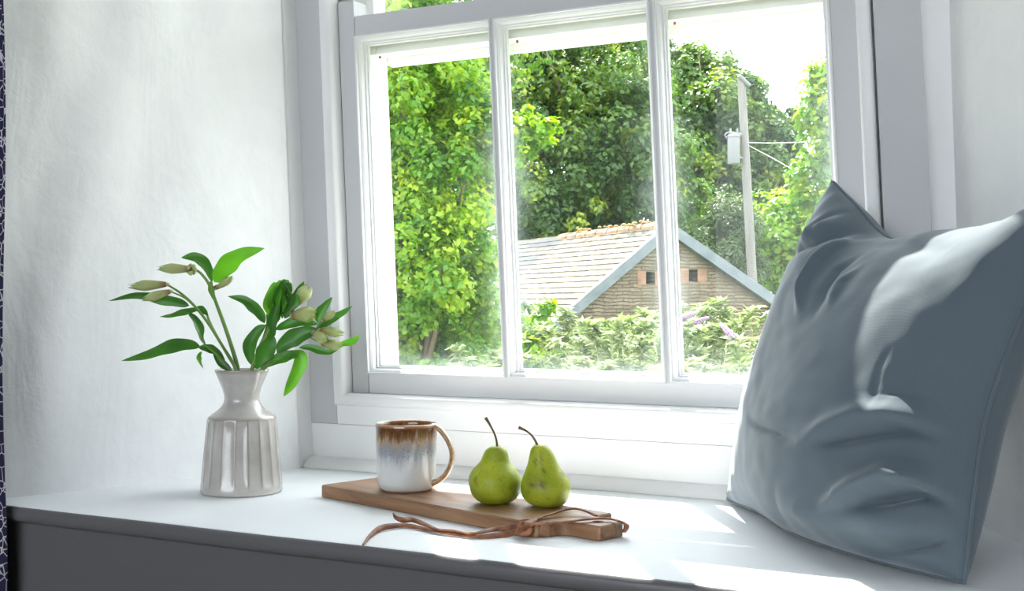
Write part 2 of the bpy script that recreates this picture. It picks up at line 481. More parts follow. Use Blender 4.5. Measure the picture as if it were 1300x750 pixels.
# ------------------------------------------------------------------ VASE
def m_vase():
    m = NT('speckled_cream_glaze'); m.bsdf((.6, .58, .54), .22)
    r = m.at('ridge'); v = m.coord(); n = m.noise(v, 26, 4); n2 = m.noise(v, 500, 2)
    base = m.ramp(n, [(.3, (.40, .38, .355)), (.65, (.52, .50, .465))])
    c = m.mix(m.math('MULTIPLY', r, .9), base, (.26, .18, .15))
    c = m.mix(m.ramp(n2, [(.66, (0, 0, 0)), (.76, (1, 1, 1))]), c, (.36, .30, .25))
    m.l(c, m.b.inputs['Base Color']); m.b.inputs['Coat Weight'].default_value = .5; m.b.inputs['Coat Roughness'].default_value = .08
    m.bump(n, .08, .004); return m.m
def build_vase(cx, cy):
    S = .001097
    NS = 18; seg = 216
    # (z px above base, radius px, flute depth px)
    prof = [(0, 48.5, 0), (.6, 50.2, 0), (3, 51.0, 0), (8, 50.9, .1), (11, 50.7, .7), (15, 50.4, 1.8), (24, 49.7, 2.3), (40, 48.3, 2.5), (58, 46.6, 2.5), (74, 45.0, 2.4), (84, 43.8, 2.1), (89, 43.2, 1.5), (92, 42.8, .7), (94, 42.4, .15), (95.5, 41.6, 0), (98, 38.5, 0), (101, 34.2, 0), (104, 30.2, 0), (108, 25.8, 0), (113, 22.6, 0), (118, 21.7, 0), (124, 22.4, 0), (132, 24.7, 0), (141, 28.2, 0), (149, 31.6, 0), (153, 33.4, 0), (154.6, 33.6, 0), (155.2, 32.9, 0), (154.6, 31.6, 0), (149, 29.2, 0), (141, 25.8, 0), (130, 21.5, 0), (118, 19.0, 0), (108, 22, 0), (98, 34, 0), (85, 40, 0), (40, 45, 0), (5, 46, 0), (4, 1, 0)]
    V = []; Fc = []; rd = []
    for z, r, d in prof:
        for k in range(seg):
            th = 2 * PI * k / seg + .08
            ph = (th * NS / (2 * PI)) % 1.0
            c = 4 * ph * (1 - ph)                     # 0 on ridge, 1 mid-flute
            rr = r - d * (c ** .8)
            V.append((rr * S * math.cos(th), rr * S * math.sin(th), z * S))
            rd.append((max(0, 1 - c * 2.2) ** 1.2) * min(1, d / 1.6))
    for i in range(len(prof) - 1):
        for k in range(seg):
            Fc.append((i * seg + k, i * seg + (k + 1) % seg, (i + 1) * seg + (k + 1) % seg, (i + 1) * seg + k))
    Fc.append(tuple(range(seg))[::-1])
    o = mesh_obj('vase', V, Fc, m_vase(), None, True)
    # brown break line along the shoulder edge
    vals = []
    for i, (z, r, d) in enumerate(prof):
        for k in range(seg):
            e = math.exp(-((z - 94) / 1.6) ** 2) * .7 if i < 16 else 0
            e = max(e, .5 if (25 <= i <= 27) else 0)
            vals.append(max(rd[i * seg + k], e))
    attr(o, 'ridge', vals)
    o.location = (cx, cy, .0003)
    return tag(o, 'cream stoneware vase with fluted body and narrow neck standing by the left wall', 'vase')
VX, VY = -1.100, 1.293
build_vase(VX, VY)

# ------------------------------------------------------------------ FLOWERS
def m_leaf_in(name, c0, c1, trans=.35):
    m = NT(name)
    v = m.coord(); n = m.noise(v, 18, 3); e = m.at('rib')
    col = m.ramp(n, [(.3, c0), (.7, c1)])
    col = m.mix(m.math('MULTIPLY', m.ramp(m.math('ABSOLUTE', m.math('SINE', m.math('MULTIPLY', e, 22.0))), [(.0, (1, 1, 1)), (.35, (0, 0, 0))]), .28), col, tuple(min(1, x * 1.6) for x in c1))
    b = m.bsdf(c1, .36); m.l(col, b.inputs['Base Color'])
    t = m.n('ShaderNodeBsdfTranslucent'); m.l(m.mix(1.0, col, (1.6, 1.7, .7), 'MULTIPLY'), t.inputs[0])
    mx = m.n('ShaderNodeMixShader'); mx.inputs[0].default_value = trans
    m.l(b.outputs[0], mx.inputs[1]); m.l(t.outputs[0], mx.inputs[2]); m.l(mx.outputs[0], m.out.inputs[0])
    return m.m
M['leaf_d'] = m_leaf_in('deep_green_leaf', (.020, .085, .012), (.045, .165, .018))
M['leaf_l'] = m_leaf_in('fresh_green_leaf', (.05, .19, .012), (.11, .32, .02), .45)
M['stem'] = m_leaf_in('green_stem', (.10, .22, .03), (.16, .30, .05), .1)
def m_bud():
    m = NT('cream_green_petal'); t = m.at('tone'); n = m.noise(m.coord(), 60, 3)
    col = m.ramp(t, [(0.0, (.26, .09, .06)), (.10, (.36, .20, .10)), (.24, (.44, .46, .18)), (.7, (.50, .57, .24)), (.93, (.36, .48, .14)), (1.0, (.12, .10, .03))])
    col = m.mix(m.math('MULTIPLY', n, .2), col, (.66, .72, .38))
    b = m.bsdf((.6, .6, .4), .42); m.l(col, b.inputs['Base Color'])
    tr = m.n('ShaderNodeBsdfTranslucent'); m.l(col, tr.inputs[0])
    mx = m.n('ShaderNodeMixShader'); mx.inputs[0].default_value = .3
    m.l(b.outputs[0], mx.inputs[1]); m.l(tr.outputs[0], mx.inputs[2]); m.l(mx.outputs[0], m.out.inputs[0]); return m.m
M['bud'] = m_bud()
VD = FW.dot(Vector((VX, VY, 0)))
def fp(x, y, d=0.0): return at(x, y, VD + d)
CAMR = Vector((RT.x, RT.y, 0))
def leaf(root, pts, width, mat='leaf_d', face=0.0, fold=.25, depth=(0, 0), peak=.42, twist=0.0, label=None):
    """pts: px points along the midrib; width px; face: how far the blade turns from facing the room (radians)"""
    n = 22; m = len(pts)
    P3 = [fp(x, y, depth[0] + (depth[1] - depth[0]) * i / (m - 1)) for i, (x, y) in enumerate(pts)]
    C = catmull(P3, n)
    S = VD / FPX
    V = []; Fc = []; rb = []
    K = 7
    for i, p in enumerate(C):
        t = i / (n - 1)
        tg = (C[min(i + 1, n - 1)] - C[max(i - 1, 0)]).normalized()
        view = (EYE - p).normalized()
        lat = tg.cross(view).normalized()
        nor = lat.cross(tg).normalized()
        a = face + twist * (t - .3)
        L = lat * math.cos(a) + nor * math.sin(a)
        Nn = nor * math.cos(a) - lat * math.sin(a)
        w = width * S * .5 * (math.sin(PI * (t ** (math.log(.5) / math.log(peak)))) ** .75 if 0 < t < 1 else 0)
        w = max(w, .0006 if t < .5 else .00015)
        for k in range(K):
            q = (k / (K - 1)) * 2 - 1
            ed = .06 * math.sin(t * 17 + k) * abs(q)
            V.append(p + L * w * q * (1 + ed) + Nn * (abs(q) ** 1.3 * w * fold) + Nn * w * .08 * math.sin(t * 11) * q)
            rb.append(q)
    for i in range(n - 1):
        for k in range(K - 1):
            Fc.append((i * K + k, i * K + k + 1, (i + 1) * K + k + 1, (i + 1) * K + k))
    o = mesh_obj('leaf', V, Fc, M[mat], None, True)
    attr(o, 'rib', rb)
    return local(o, root)
def stem_tube(root, pts, r0, r1, depth=(0, 0), name='stem'):
    m = len(pts)
    P3 = [Vector(p) if len(p) == 3 else fp(p[0], p[1], depth[0] + (depth[1] - depth[0]) * i / (m - 1)) for i, p in enumerate(pts)]
    n = 26; C = catmull(P3, n)
    V, Fc = tube_data(C, [r0 + (r1 - r0) * i / (n - 1) for i in range(n)], 8)
    o = mesh_obj(name, V, Fc, M['stem'], None, True)
    attr(o, 'rib', [.07] * len(V))
    return local(o, root)
def bud(root, base, tip, thick, depth=(0, 0), name='flower_bud', open_=0.0, flare=0.0):
    """a closed lily-like bud: six overlapping tepals along an axis"""
    a = fp(*base, depth[0]); b = fp(*tip, depth[1])
    ax = b - a; Ln = ax.length; ax.normalize()
    S = VD / FPX
    e1 = ax.orthogonal().normalized(); e2 = ax.cross(e1)
    parts = []; tones = []
    R = thick * S * .5
    for k in range(6):
        th0 = 2 * PI * k / 6 + (.3 if k % 2 else 0)
        lay = .90 if k % 2 else 1.0
        V = []; Fc = []; nn, mm = 14, 5
        for i in range(nn):
            t = i / (nn - 1)
            rad = R * lay * (.26 + .74 * math.sin(PI * min(1, t * .62 + .10)) ** 1.2) * (1 - .62 * max(0, t - .62) / .38)
            rad *= 1 + open_ * t * t * 2.2 + (flare if k % 2 == 0 else flare * .4) * max(0, t - .7)
            half = (.66 if t < .75 else .66 * (1 - (t - .75) / .25) ** .6 + .03)
            ln = Ln * (1.0 if k % 2 == 0 else .95)
            for j in range(mm):
                q = j / (mm - 1) * 2 - 1
                th = th0 + q * half
                rr = rad * (1 - .07 * q * q + (.06 if abs(q) < .1 else 0))
                V.append(a + ax * ln * t + (e1 * math.cos(th) + e2 * math.sin(th)) * rr)
                tones.append(t if abs(q) > .3 or t < .55 else min(1, t * 1.05))
        for i in range(nn - 1):
            for j in range(mm - 1):
                Fc.append((i * mm + j, i * mm + j + 1, (i + 1) * mm + j + 1, (i + 1) * mm + j))
        parts.append((V, Fc))
    V, Fc = tube_data([a - ax * Ln * .10, a - ax * Ln * .06, a, a + ax * Ln * .05], [R * .12, R * .34, R * .38, R * .2], 10)
    parts.append((V, Fc)); tones += [.05 if False else .62] * len(V)
    V, Fc = merge(parts)
    o = mesh_obj(name, V, Fc, M['bud'], None, True)
    attr(o, 'tone', tones)
    return local(o, root)
def mouth(dx, dy):  # a point just inside the vase
    return Vector((VX + dx, VY + dy, .1655 - .03))
def stem_thing(label):
    r = empty('alstroemeria_stem', (VX, VY, .12))
    return tag(r, label, 'flower', 'alstroemeria stems in the cream vase')
# 1: the two reddish buds furthest left
s = stem_thing('alstroemeria stem with two reddish buds reaching far left out of the cream vase')
stem_tube(s, [tuple(mouth(.008, -.012)), (299, 468), (283, 440), (262, 407), (243, 384), (228, 371), (212, 361)], .0026, .0013, (-.005, -.02))
stem_tube(s, [(252, 394), (236, 379), (217, 370)], .0015, .0010, (-.015, -.03), 'pedicel')
bud(s, (211, 361), (163, 364), 14, (-.02, -.028)); bud(s, (216, 370), (180, 381), 12, (-.03, -.038))
leaf(s, [(240, 388), (226, 383), (209, 380), (190, 376), (168, 375), (138, 382)], 14, 'leaf_d', .35, .35, (-.022, -.03), .38)
leaf(s, [(252, 391), (243, 393), (230, 396), (217, 400), (203, 402)], 9, 'leaf_d', .5, .4, (-.012, .0), .4)
leaf(s, [(238, 396), (247, 405), (253, 418), (255, 430), (262, 440)], 13, 'leaf_d', .6, .3, (-.012, -.005), .5, .8)
# 2: the top-left pale bud and the big top leaf
s = stem_thing('alstroemeria stem with one pale green bud and the tallest broad leaf above the vase')
stem_tube(s, [tuple(mouth(.004, -.004)), (302, 468), (294, 440), (284, 410), (275, 386), (266, 362), (256, 348), (247, 341)], .0034, .0017, (0, 0))
stem_tube(s, [(272, 376), (271, 366), (275, 362)], .0016, .0012, (0, -.006), 'pedicel')
bud(s, (243, 341.5), (199, 341), 13.5, (0, -.012))
V, Fc = [], []
for q in range(7):
    w = 2 * PI * q / 7
    pv, pf = tube_data([fp(243 + 4.5 * math.cos(w), 342 + 5 * math.sin(w), -.004 + .004 * math.sin(3 * w)) + Vector((0, 0, e)) for e in (-.0032, -.0016, 0, .0016, .0032)], [.0008, .0028, .0034, .0028, .0008], 8)
    o_ = len(V); V += pv; Fc += [tuple(i + o_ for i in f) for f in pf]
o = mesh_obj('seed_capsule', V, Fc, M['bud']); attr(o, 'tone', [.66] * len(V)); local(o, s)
leaf(s, [(269, 358), (265, 344), (257, 332), (246, 326), (230, 327)], 15, 'leaf_d', -.3, .25, (0, .02), .5)
leaf(s, [(272, 358), (281, 345), (294, 332), (310, 322), (336, 315)], 24, 'leaf_l', .2, .18, (-.004, -.03), .42)
bud(s, (274, 366), (296, 351), 9, (-.006, -.012), 'flower_bud', .15, .4)
leaf(s, [(273, 383), (270, 372), (268, 362), (269, 356)], 8, 'stem', .4, .5, (-.004, -.006), .5)
# 3: low left leaves
s = stem_thing('alstroemeria stem with a long pointed leaf drooping low at the left of the vase')
stem_tube(s, [tuple(mouth(-.004, .006)), (300, 470), (290, 452), (276, 428), (266, 408), (262, 396)], .0026, .0015, (.004, .008))
stem_tube(s, [tuple(mouth(-.012, -.006)), (293, 470), (277, 452), (262, 440), (252, 440)], .0022, .0012, (-.006, -.02), 'side_stem')
leaf(s, [(254, 440), (240, 437), (224, 437.5), (206, 443), (184, 451), (154, 458)], 17, 'leaf_d', .25, .2, (-.02, -.045), .42)
leaf(s, [(252, 441), (263, 442), (274, 446), (286, 458)], 11, 'leaf_d', .2, .3, (-.02, -.005), .45)
leaf(s, [(256, 446), (252, 452), (253, 460), (258, 468)], 8, 'leaf_l', .6, .3, (-.018, -.02), .5, 1.0)
leaf(s, [(264, 400), (258, 394), (252, 392), (247, 394)], 10, 'leaf_d', .2, .3, (.006, .0), .5)
leaf(s, [(270, 444), (277, 458), (288, 468), (294, 474)], 8, 'leaf_d', .2, .3, (-.012, -.016), .5)
# 4: centre stem with the leafy crown and two open flowers
s = stem_thing('alstroemeria stem with a tight tuft of leaves over two opening cream flowers')
stem_tube(s, [tuple(mouth(.004, .004)), (320, 468), (330, 440), (342, 415), (352, 395), (357, 380)], .0032, .0018, (0, .0))
stem_tube(s, [(346, 408), (356, 398), (371, 401)], .0016, .0012, (0, -.01), 'pedicel')
leaf(s, [(336, 410), (329, 398), (320, 389), (308, 380), (289, 376)], 15, 'leaf_d', -.3, .25, (-.002, .01), .42)
leaf(s, [(326, 468), (318, 452), (318, 436), (328, 420), (338, 412)], 17, 'leaf_d', .3, .25, (.012, .006), .5)
leaf(s, [(331, 468), (334, 448), (340, 428), (343, 410), (338, 398)], 15, 'leaf_d', -.35, .25, (.008, .004), .5)
leaf(s, [(327, 468), (333, 453), (341, 441), (348, 426)], 23, 'leaf_d', .15, .2, (-.012, -.018), .55)
for a_, b_, c_, w_, dd in (((349, 410), (342, 384), (350, 363), 14, -.012), ((352, 408), (346, 380), (357, 360), 13, -.018), ((355, 406), (354, 378), (362, 359), 13, -.02),
                       ((358, 404), (363, 380), (366, 362), 13, -.016), ((354, 408), (350, 392), (343, 372), 11, .0), ((361, 404), (369, 386), (362, 368), 12, -.012)):
    leaf(s, [a_, ((a_[0] + b_[0]) / 2 - 1, (a_[1] + b_[1]) / 2), b_, c_, (c_[0] + 5, c_[1] + 8)], w_, random.choice(('leaf_d', 'leaf_l')), random.uniform(-.5, .5), .4, (-.004, dd), .5)
leaf(s, [(349, 426), (346, 412), (349, 396), (353, 384)], 13, 'leaf_d', .2, .3, (-.016, -.02), .5)
leaf(s, [(362, 404), (370, 388), (378, 372), (386, 357)], 13, 'leaf_d', .15, .3, (-.012, -.004), .4)
leaf(s, [(350, 418), (362, 413), (378, 408), (392, 410), (404, 411)], 14, 'leaf_d', .35, .25, (-.004, -.012), .45)
leaf(s, [(366, 396), (372, 388), (376, 380), (374, 372)], 12, 'leaf_d', .1, .3, (-.018, -.02), .5)
bud(s, (371, 400), (404, 397), 21, (-.012, -.016), 'open_flower', .05, .1)
bud(s, (376, 386), (392, 362), 17, (-.004, .0), 'open_flower', .25, .9)
# 5: right cluster of small buds
s = stem_thing('alstroemeria stem with a cluster of small green buds leaning right towards the window')
stem_tube(s, [tuple(mouth(.010, -.004)), (333, 468), (352, 450), (375, 437), (394, 426), (404, 415), (410, 408)], .0028, .0014, (-.008, -.02))
for a_, b_ in (((396, 424), (407, 419)), ((392, 427), (411, 436)), ((394, 426), (400, 424))):
    stem_tube(s, [a_, ((a_[0] + b_[0]) / 2, (a_[1] + b_[1]) / 2 + 1), b_], .0012, .0010, (-.02, -.024), 'pedicel')
bud(s, (398, 422), (417, 434), 15, (-.028, -.036)); bud(s, (407, 418.5), (437, 423.5), 13, (-.022, -.026)); bud(s, (409, 436), (436, 438.5), 14, (-.024, -.03)); bud(s, (410, 407), (425.5, 394.5), 11, (-.02, -.02))
leaf(s, [(352, 448), (360, 437), (375, 428), (390, 422), (403, 417)], 22, 'leaf_d', .2, .2, (-.016, -.026), .5)
leaf(s, [(404, 410), (406, 398), (413, 388), (422, 377)], 12, 'leaf_d', .1, .25, (-.016, -.012), .4)
leaf(s, [(404, 418), (415, 410), (425, 402), (436, 396), (447, 388)], 10, 'leaf_d', -.3, .3, (-.018, -.01), .45)
leaf(s, [(380, 441), (393, 441), (406, 445), (418, 447), (430, 443)], 10, 'leaf_d', .3, .3, (-.018, -.026), .45)
leaf(s, [(420, 440), (434, 437), (446, 434), (452, 430), (455, 424)], 9, 'leaf_l', .3, .3, (-.024, -.02), .5)
leaf(s, [(401, 419), (408, 412), (418, 408), (428, 402)], 9, 'leaf_d', .5, .3, (-.02, -.022), .5)
# 6: drooping leaf right of the rim
s = stem_thing('short alstroemeria stem with one leaf folding down over the right of the vase rim')
stem_tube(s, [tuple(mouth(.014, -.006)), (334, 470), (345, 462), (352, 458)], .0022, .0014, (-.010, -.02))
leaf(s, [(336, 467), (350, 459), (364, 453), (376, 450), (384, 449)], 15, 'leaf_d', .55, .25, (-.014, -.03), .55)
leaf(s, [(367, 452), (374, 450), (381, 450), (382, 460), (376, 474), (368, 490), (360, 503)], 17, 'leaf_l', -.2, .25, (-.028, -.04), .55, .7)

# ------------------------------------------------------------------ BOARD (plan frame: along, across)
BO = Vector((-.9748, 1.3064, 0)); BANG = -math.atan2(.1197, .3855)
TB = .0165
def m_wood():
    m = NT('acacia_board'); m.bsdf((.4, .22, .11), .42)
    v = m.coord(scale=(1.2, 14, 14)); n = m.noise(v, 5, 5, .6, .8); n2 = m.noise(m.coord(scale=(3, 60, 60)), 6, 4)
    c = m.ramp(n, [(.30, (.13, .058, .026)), (.48, (.27, .138, .066)), (.70, (.40, .23, .12))])
    c = m.mix(m.math('MULTIPLY', n2, .35), c, (.20, .10, .045))
    m.l(c, m.b.inputs['Base Color']); m.bump(n2, .12, .002); return m.m
M['wood'] = m_wood()
board = empty('cutting_board', BO, BANG)
tag(board, 'long wooden cutting board with a short handle lying on the white window seat', 'cutting board')
def arc(cx, cy, r, a0, a1, n): return [(cx + r * math.cos(math.radians(a0 + (a1 - a0) * i / (n - 1))), cy + r * math.sin(math.radians(a0 + (a1 - a0) * i / (n - 1)))) for i in range(n)]
out = arc(.004, .004, .004, 270, 180, 5)[::-1]
out = [(.004, 0), (.400, 0)] + arc(.400, .004, .004, -90, 20, 5) + [(.409, .014)] + arc(.4265, .0190, .0165, 197, 90, 8) + \
      [(.462, .0352)] + arc(.462, .0392, .004, -90, 0, 4) + arc(.462, .0732, .004, 0, 90, 4) + arc(.4345, .0935, .0165, 270, 163, 8) + [(.4200, .1065)] + arc(.4165, .1085, .004, -10, 90, 5) + [(.004, .1125)] + arc(.004, .1085, .004, 90, 180, 4) + arc(.004, .004, .004, 180, 260, 4)
def board_mesh():
    bm = bmesh.new()
    n = len(out)
    hole = arc(.4455, .0562, .0062, 0, 360 * 23 / 24, 24)
    lay = []
    rings = [(.0012, 0), (0, .0012), (0, TB - .0016), (.0016, TB)]
    cx = sum(p[0] for p in out) / n; cy = .0562
    def off(poly, d, sgn=1):
        res = []; m = len(poly)
        for i in range(m):
            a = Vector(poly[i - 1]); b = Vector(poly[(i + 1) % m]); t = (b - a).normalized()
            res.append((poly[i][0] - t.y * d * sgn, poly[i][1] + t.x * d * sgn))
        return res
    for d, z in rings: lay.append([bm.verts.new((x, y, z)) for x, y in off(out, d)])
    for a, b in zip(lay[:-1], lay[1:]):
        for i in range(n): bm.faces.new((a[i], a[(i + 1) % n], b[(i + 1) % n], b[i]))
    hl = []
    for d, z in ((.0008, 0), (0, .001), (0, TB - .001), (.0008, TB)):
        hl.append([bm.verts.new((.4455 + (x - .4455) * (1 + d / .0062), .0562 + (y - .0562) * (1 + d / .0062), z)) for x, y in hole])
    m = len(hole)
    for a, b in zip(hl[:-1], hl[1:]):
        for i in range(m): bm.faces.new((a[i], b[i], b[(i + 1) % m], a[(i + 1) % m]))
    for L, H in ((lay[-1], hl[-1]), (lay[0], hl[0])):
        es = [bm.edges.get((L[i], L[(i + 1) % n])) for i in range(n)] + [bm.edges.get((H[i], H[(i + 1) % m])) for i in range(m)]
        bmesh.ops.triangle_fill(bm, use_beauty=True, use_dissolve=False, edges=es)
    return bm
o = bm_obj('board_body', board_mesh(), M['wood'], board, True, 30)
o.location = (0, 0, .0003)
# leather tie threaded through the handle hole
def m_leather():
    m = NT('tan_leather'); m.bsdf((.36, .15, .07), .6)
    n = m.noise(m.coord(), 90, 4); m.l(m.ramp(n, [(.3, (.13, .045, .022)), (.7, (.34, .135, .06))]), m.b.inputs['Base Color']); m.bump(n, .3, .002); return m.m
M['leather'] = m_leather()
BM_ = Matrix.Translation(BO) @ Matrix.Rotation(BANG, 4, 'Z'); BI = BM_.inverted()
def onz(x, y, z):
    d = FW + RT * ((x - 650) / FPX) + Vector((0, 0, (HOR - y) / FPX))
    return EYE + d * ((z - EYE.z) / d.z)
def strap_pts(l): return [BI @ onz(x, y, z) for x, y, z in l]
def ribbon(pts, w, th, n=60, tw=None):
    C = catmull(pts, n); V = []; Fc = []
    for i, p in enumerate(C):
        t = (C[min(i + 1, n - 1)] - C[max(i - 1, 0)]).normalized()
        up = Vector((0, 0, 1)); a = up.cross(t)
        a = a.normalized() if a.length > .02 else Vector((1, 0, 0))
        b = t.cross(a)
        ang = tw(i / (n - 1)) if tw else 0
        a2 = a * math.cos(ang) + b * math.sin(ang); b2 = b * math.cos(ang) - a * math.sin(ang)
        ww = w if not callable(w) else w(i / (n - 1))
        for k in range(8):
            th_ = 2 * PI * k / 8
            V.append(p + a2 * ww * math.copysign(abs(math.cos(th_)) ** .6, math.cos(th_)) + b2 * th * math.sin(th_))
    for i in range(n - 1):
        for k in range(8): Fc.append((i * 8 + k, i * 8 + (k + 1) % 8, (i + 1) * 8 + (k + 1) % 8, (i + 1) * 8 + k))
    Fc.append(tuple(range(8))[::-1]); Fc.append(tuple((n - 1) * 8 + k for k in range(8)))
    return V, Fc
P1 = [(461, 691, .004), (470, 680, .003), (482, 671, .004), (497, 667.5, .0045), (516, 667, .003), (540, 671, .003), (566, 676, .003), (592, 679.5, .003), (616, 680.5, .003), (640, 678.5, .003), (655, 675, .006), (666, 671, .0105)]
P2 = [(499.5, 652, .014), (503, 657, .011), (512, 660, .008), (523, 659.5, .006), (536, 664, .0045), (556, 672, .005), (576, 674, .0055), (600, 677, .0055), (625, 672, .006), (648, 669, .0085), (666, 668.5, .0115)]
P3 = [(667, 669, .0115), (674, 662, .0185), (688, 656, .0195), (704, 651, .0215), (718, 646.5, .024), (732, 645.5, .024), (746, 649.5, .022), (757, 654.5, .0195)]
P4 = [(667, 670, .0115), (677, 665, .0185), (690, 664.5, .0195), (708, 663, .020), (724, 661.5, .020), (742, 659.2, .020), (760, 658.0, .020), (776, 658.5, .0202), (787, 661.5, .0200), (794, 665, .0180), (795, 670, .0120), (792, 674.5, .0055)]
wv = lambda t: .0036 * min(1, .30 + t * 4)
parts = [ribbon(strap_pts(P1), wv, .0014, 70, lambda t: .6 + .5 * math.sin(t * 9)), ribbon(strap_pts(P2), wv, .0014, 70, lambda t: .3 + .8 * math.sin(t * 8)),
         ribbon(strap_pts(P3), .0031, .0013, 40, lambda t: -.5 + .4 * t), ribbon(strap_pts(P4), .0031, .0013, 50, lambda t: -.5 + .6 * t)]
kc = BI @ onz(666, 668.5, .0125)
def knot(r1, r2, tilt, dz, off):
    pts = []
    for i in range(13):
        w = 2 * PI * i / 12
        v = Vector((r1 * math.cos(w), r2 * math.sin(w) * math.sin(tilt), r2 * math.sin(w) * math.cos(tilt)))
        v.rotate(Matrix.Rotation(off, 3, 'Z')); pts.append(kc + v + Vector((0, 0, dz)))
    return ribbon(pts, .0040, .0016, 36, lambda t: 1.2)
parts += [knot(.0075, .0062, .5, -.001, .4), knot(.0062, .0070, -.6, .0, 1.3), ribbon(strap_pts([(657, 678, .004), (662, 672, .0105), (668, 664.5, .0185), (677, 659.5, .0195)]), .0052, .0016, 20)]
o = mesh_obj('leather_tie', *merge(parts), M['leather'], board, True, 60); o['label'] = 'knotted brown leather tie'

# ------------------------------------------------------------------ MUG
def on_board(al, ac, z=0.0):
    v = BM_ @ Vector((al, ac, 0)); return Vector((v.x, v.y, TB + .0005 + z))
def m_mug():
    m = NT('dripped_glaze'); m.bsdf((.7, .7, .7), .16)
    c = m.n('ShaderNodeTexCoord'); sp = m.n('ShaderNodeSeparateXYZ'); m.l(c.outputs['Object'], sp.inputs[0])
    z = m.math('DIVIDE', sp.outputs['Z'], .0875)
    drip = m.noise(m.coord(scale=(1, 1, .10)), 150, 3, .6); drip2 = m.noise(m.coord(scale=(1, 1, .25)), 420, 3, .7); sp2 = m.noise(m.coord(), 300, 3)
    zz = m.math('ADD', z, m.math('ADD', m.math('MULTIPLY', m.math('SUBTRACT', drip, .5), .34), m.math('MULTIPLY', m.math('SUBTRACT', drip2, .5), .18)))
    col = m.ramp(zz, [(.36, (.62, .62, .61)), (.48, (.50, .51, .53)), (.58, (.31, .325, .36)), (.67, (.30, .28, .285)), (.75, (.38, .29, .22)), (.82, (.20, .10, .035)), (.92, (.10, .038, .013)), (1.0, (.16, .06, .02))])
    dots = m.math('MULTIPLY', m.ramp(sp2, [(.60, (0, 0, 0)), (.67, (1, 1, 1))]), m.ramp(zz, [(.46, (0, 0, 0)), (.58, (1, 1, 1)), (.74, (1, 1, 1)), (.85, (0, 0, 0))]))
    col = m.mix(m.math('MULTIPLY', dots, .6), col, (.13, .10, .10))
    rim = m.at('rim'); col = m.mix(rim, col, (.42, .22, .10))
    ins = m.at('inside'); col = m.mix(ins, col, m.ramp(drip, [(.3, (.10, .035, .012)), (.7, (.30, .14, .06))]))
    m.l(col, m.b.inputs['Base Color']); m.b.inputs['Coat Weight'].default_value = .5; m.b.inputs['Coat Roughness'].default_value = .06
    m.bump(m.noise(m.coord(), 40, 2), .06, .003); return m.m
mug = empty('mug', on_board(.1148, .0546), 0)
tag(mug, 'white ceramic mug with brown dripped glaze rim standing on the wooden board', 'mug')
MG = m_mug()
def mug_body():
    prof = [(.0, .0310), (.0006, .0335), (.0022, .0342), (.0030, .0352), (.0055, .0368), (.010, .0377), (.02, .0382), (.045, .0390), (.07, .0400), (.083, .0404), (.0862, .0404), (.0874, .0399), (.0878, .0390), (.0870, .0379), (.083, .0374), (.045, .0362), (.012, .0352), (.006, .033), (.005, .001)]
    seg = 96; V = []; Fc = []; rim = []; ins = []
    for i, (z, r) in enumerate(prof):
        for k in range(seg):
            w = 2 * PI * k / seg
            e = 1 + .004 * math.sin(2 * w + 1)
            V.append((r * e * math.cos(w), r * e * math.sin(w), z))
            rim.append(1 if 10 <= i <= 13 else (.8 if i < 3 else 0)); ins.append(1 if i >= 14 else 0)
    for i in range(len(prof) - 1):
        for k in range(seg): Fc.append((i * seg + k, i * seg + (k + 1) % seg, (i + 1) * seg + (k + 1) % seg, (i + 1) * seg + k))
    Fc.append(tuple(range(seg))[::-1])
    o = mesh_obj('mug_body', V, Fc, MG, mug, True); attr(o, 'rim', rim); attr(o, 'inside', ins); return o
mug_body()
def m_handle():
    m = NT('handle_glaze'); m.bsdf((.6, .5, .4), .2)
    e = m.at('edge'); n = m.noise(m.coord(), 200, 3)
    c = m.mix(m.math('MULTIPLY', e, m.ramp(n, [(.25, (.5, .5, .5)), (.6, (1, 1, 1))])), (.56, .47, .38), (.32, .17, .07))
    m.l(c, m.b.inputs['Base Color']); m.b.inputs['Coat Weight'].default_value = .4; return m.m
def mug_handle():
    S_ = 1.5676 / FPX
    dirx = Vector((RT.x, RT.y, 0)) * .97 + Vector((-FW.x, -FW.y, 0)) * .26; dirx.normalize()
    pl = [(551 - 516, 621 - 541), (557 - 516, 621 - 541.5), (563 - 516, 621 - 546), (570 - 516, 621 - 555), (575.5 - 516, 621 - 566), (577 - 516, 621 - 577), (574.5 - 516, 621 - 589), (568 - 516, 621 - 600), (559 - 516, 621 - 608), (549 - 516, 621 - 611.5)]
    pts = [dirx * (a * S_) + Vector((0, 0, b * S_)) for a, b in pl]
    C = catmull(pts, 40); V = []; Fc = []; ed = []
    side = dirx.cross(Vector((0, 0, 1)))
    for i, p in enumerate(C):
        t = (C[min(i + 1, 39)] - C[max(i - 1, 0)]).normalized(); nrm = side.cross(t)
        f = 1 + .55 * max(0, 1 - i / 5) + .35 * max(0, 1 - (39 - i) / 5)
        for k in range(14):
            w = 2 * PI * k / 14
            V.append(p + side * .0056 * f * math.cos(w) + nrm * .0036 * f * math.sin(w)); ed.append(min(1, .35 + abs(math.cos(w)) ** 2))
    for i in range(39):
        for k in range(14): Fc.append((i * 14 + k, i * 14 + (k + 1) % 14, (i + 1) * 14 + (k + 1) % 14, (i + 1) * 14 + k))
    Fc.append(tuple(range(14))[::-1]); Fc.append(tuple(39 * 14 + k for k in range(14)))
    o = mesh_obj('handle', V, Fc, m_handle(), mug, True); attr(o, 'edge', ed); o['label'] = 'tan glazed loop handle'
mug_handle()

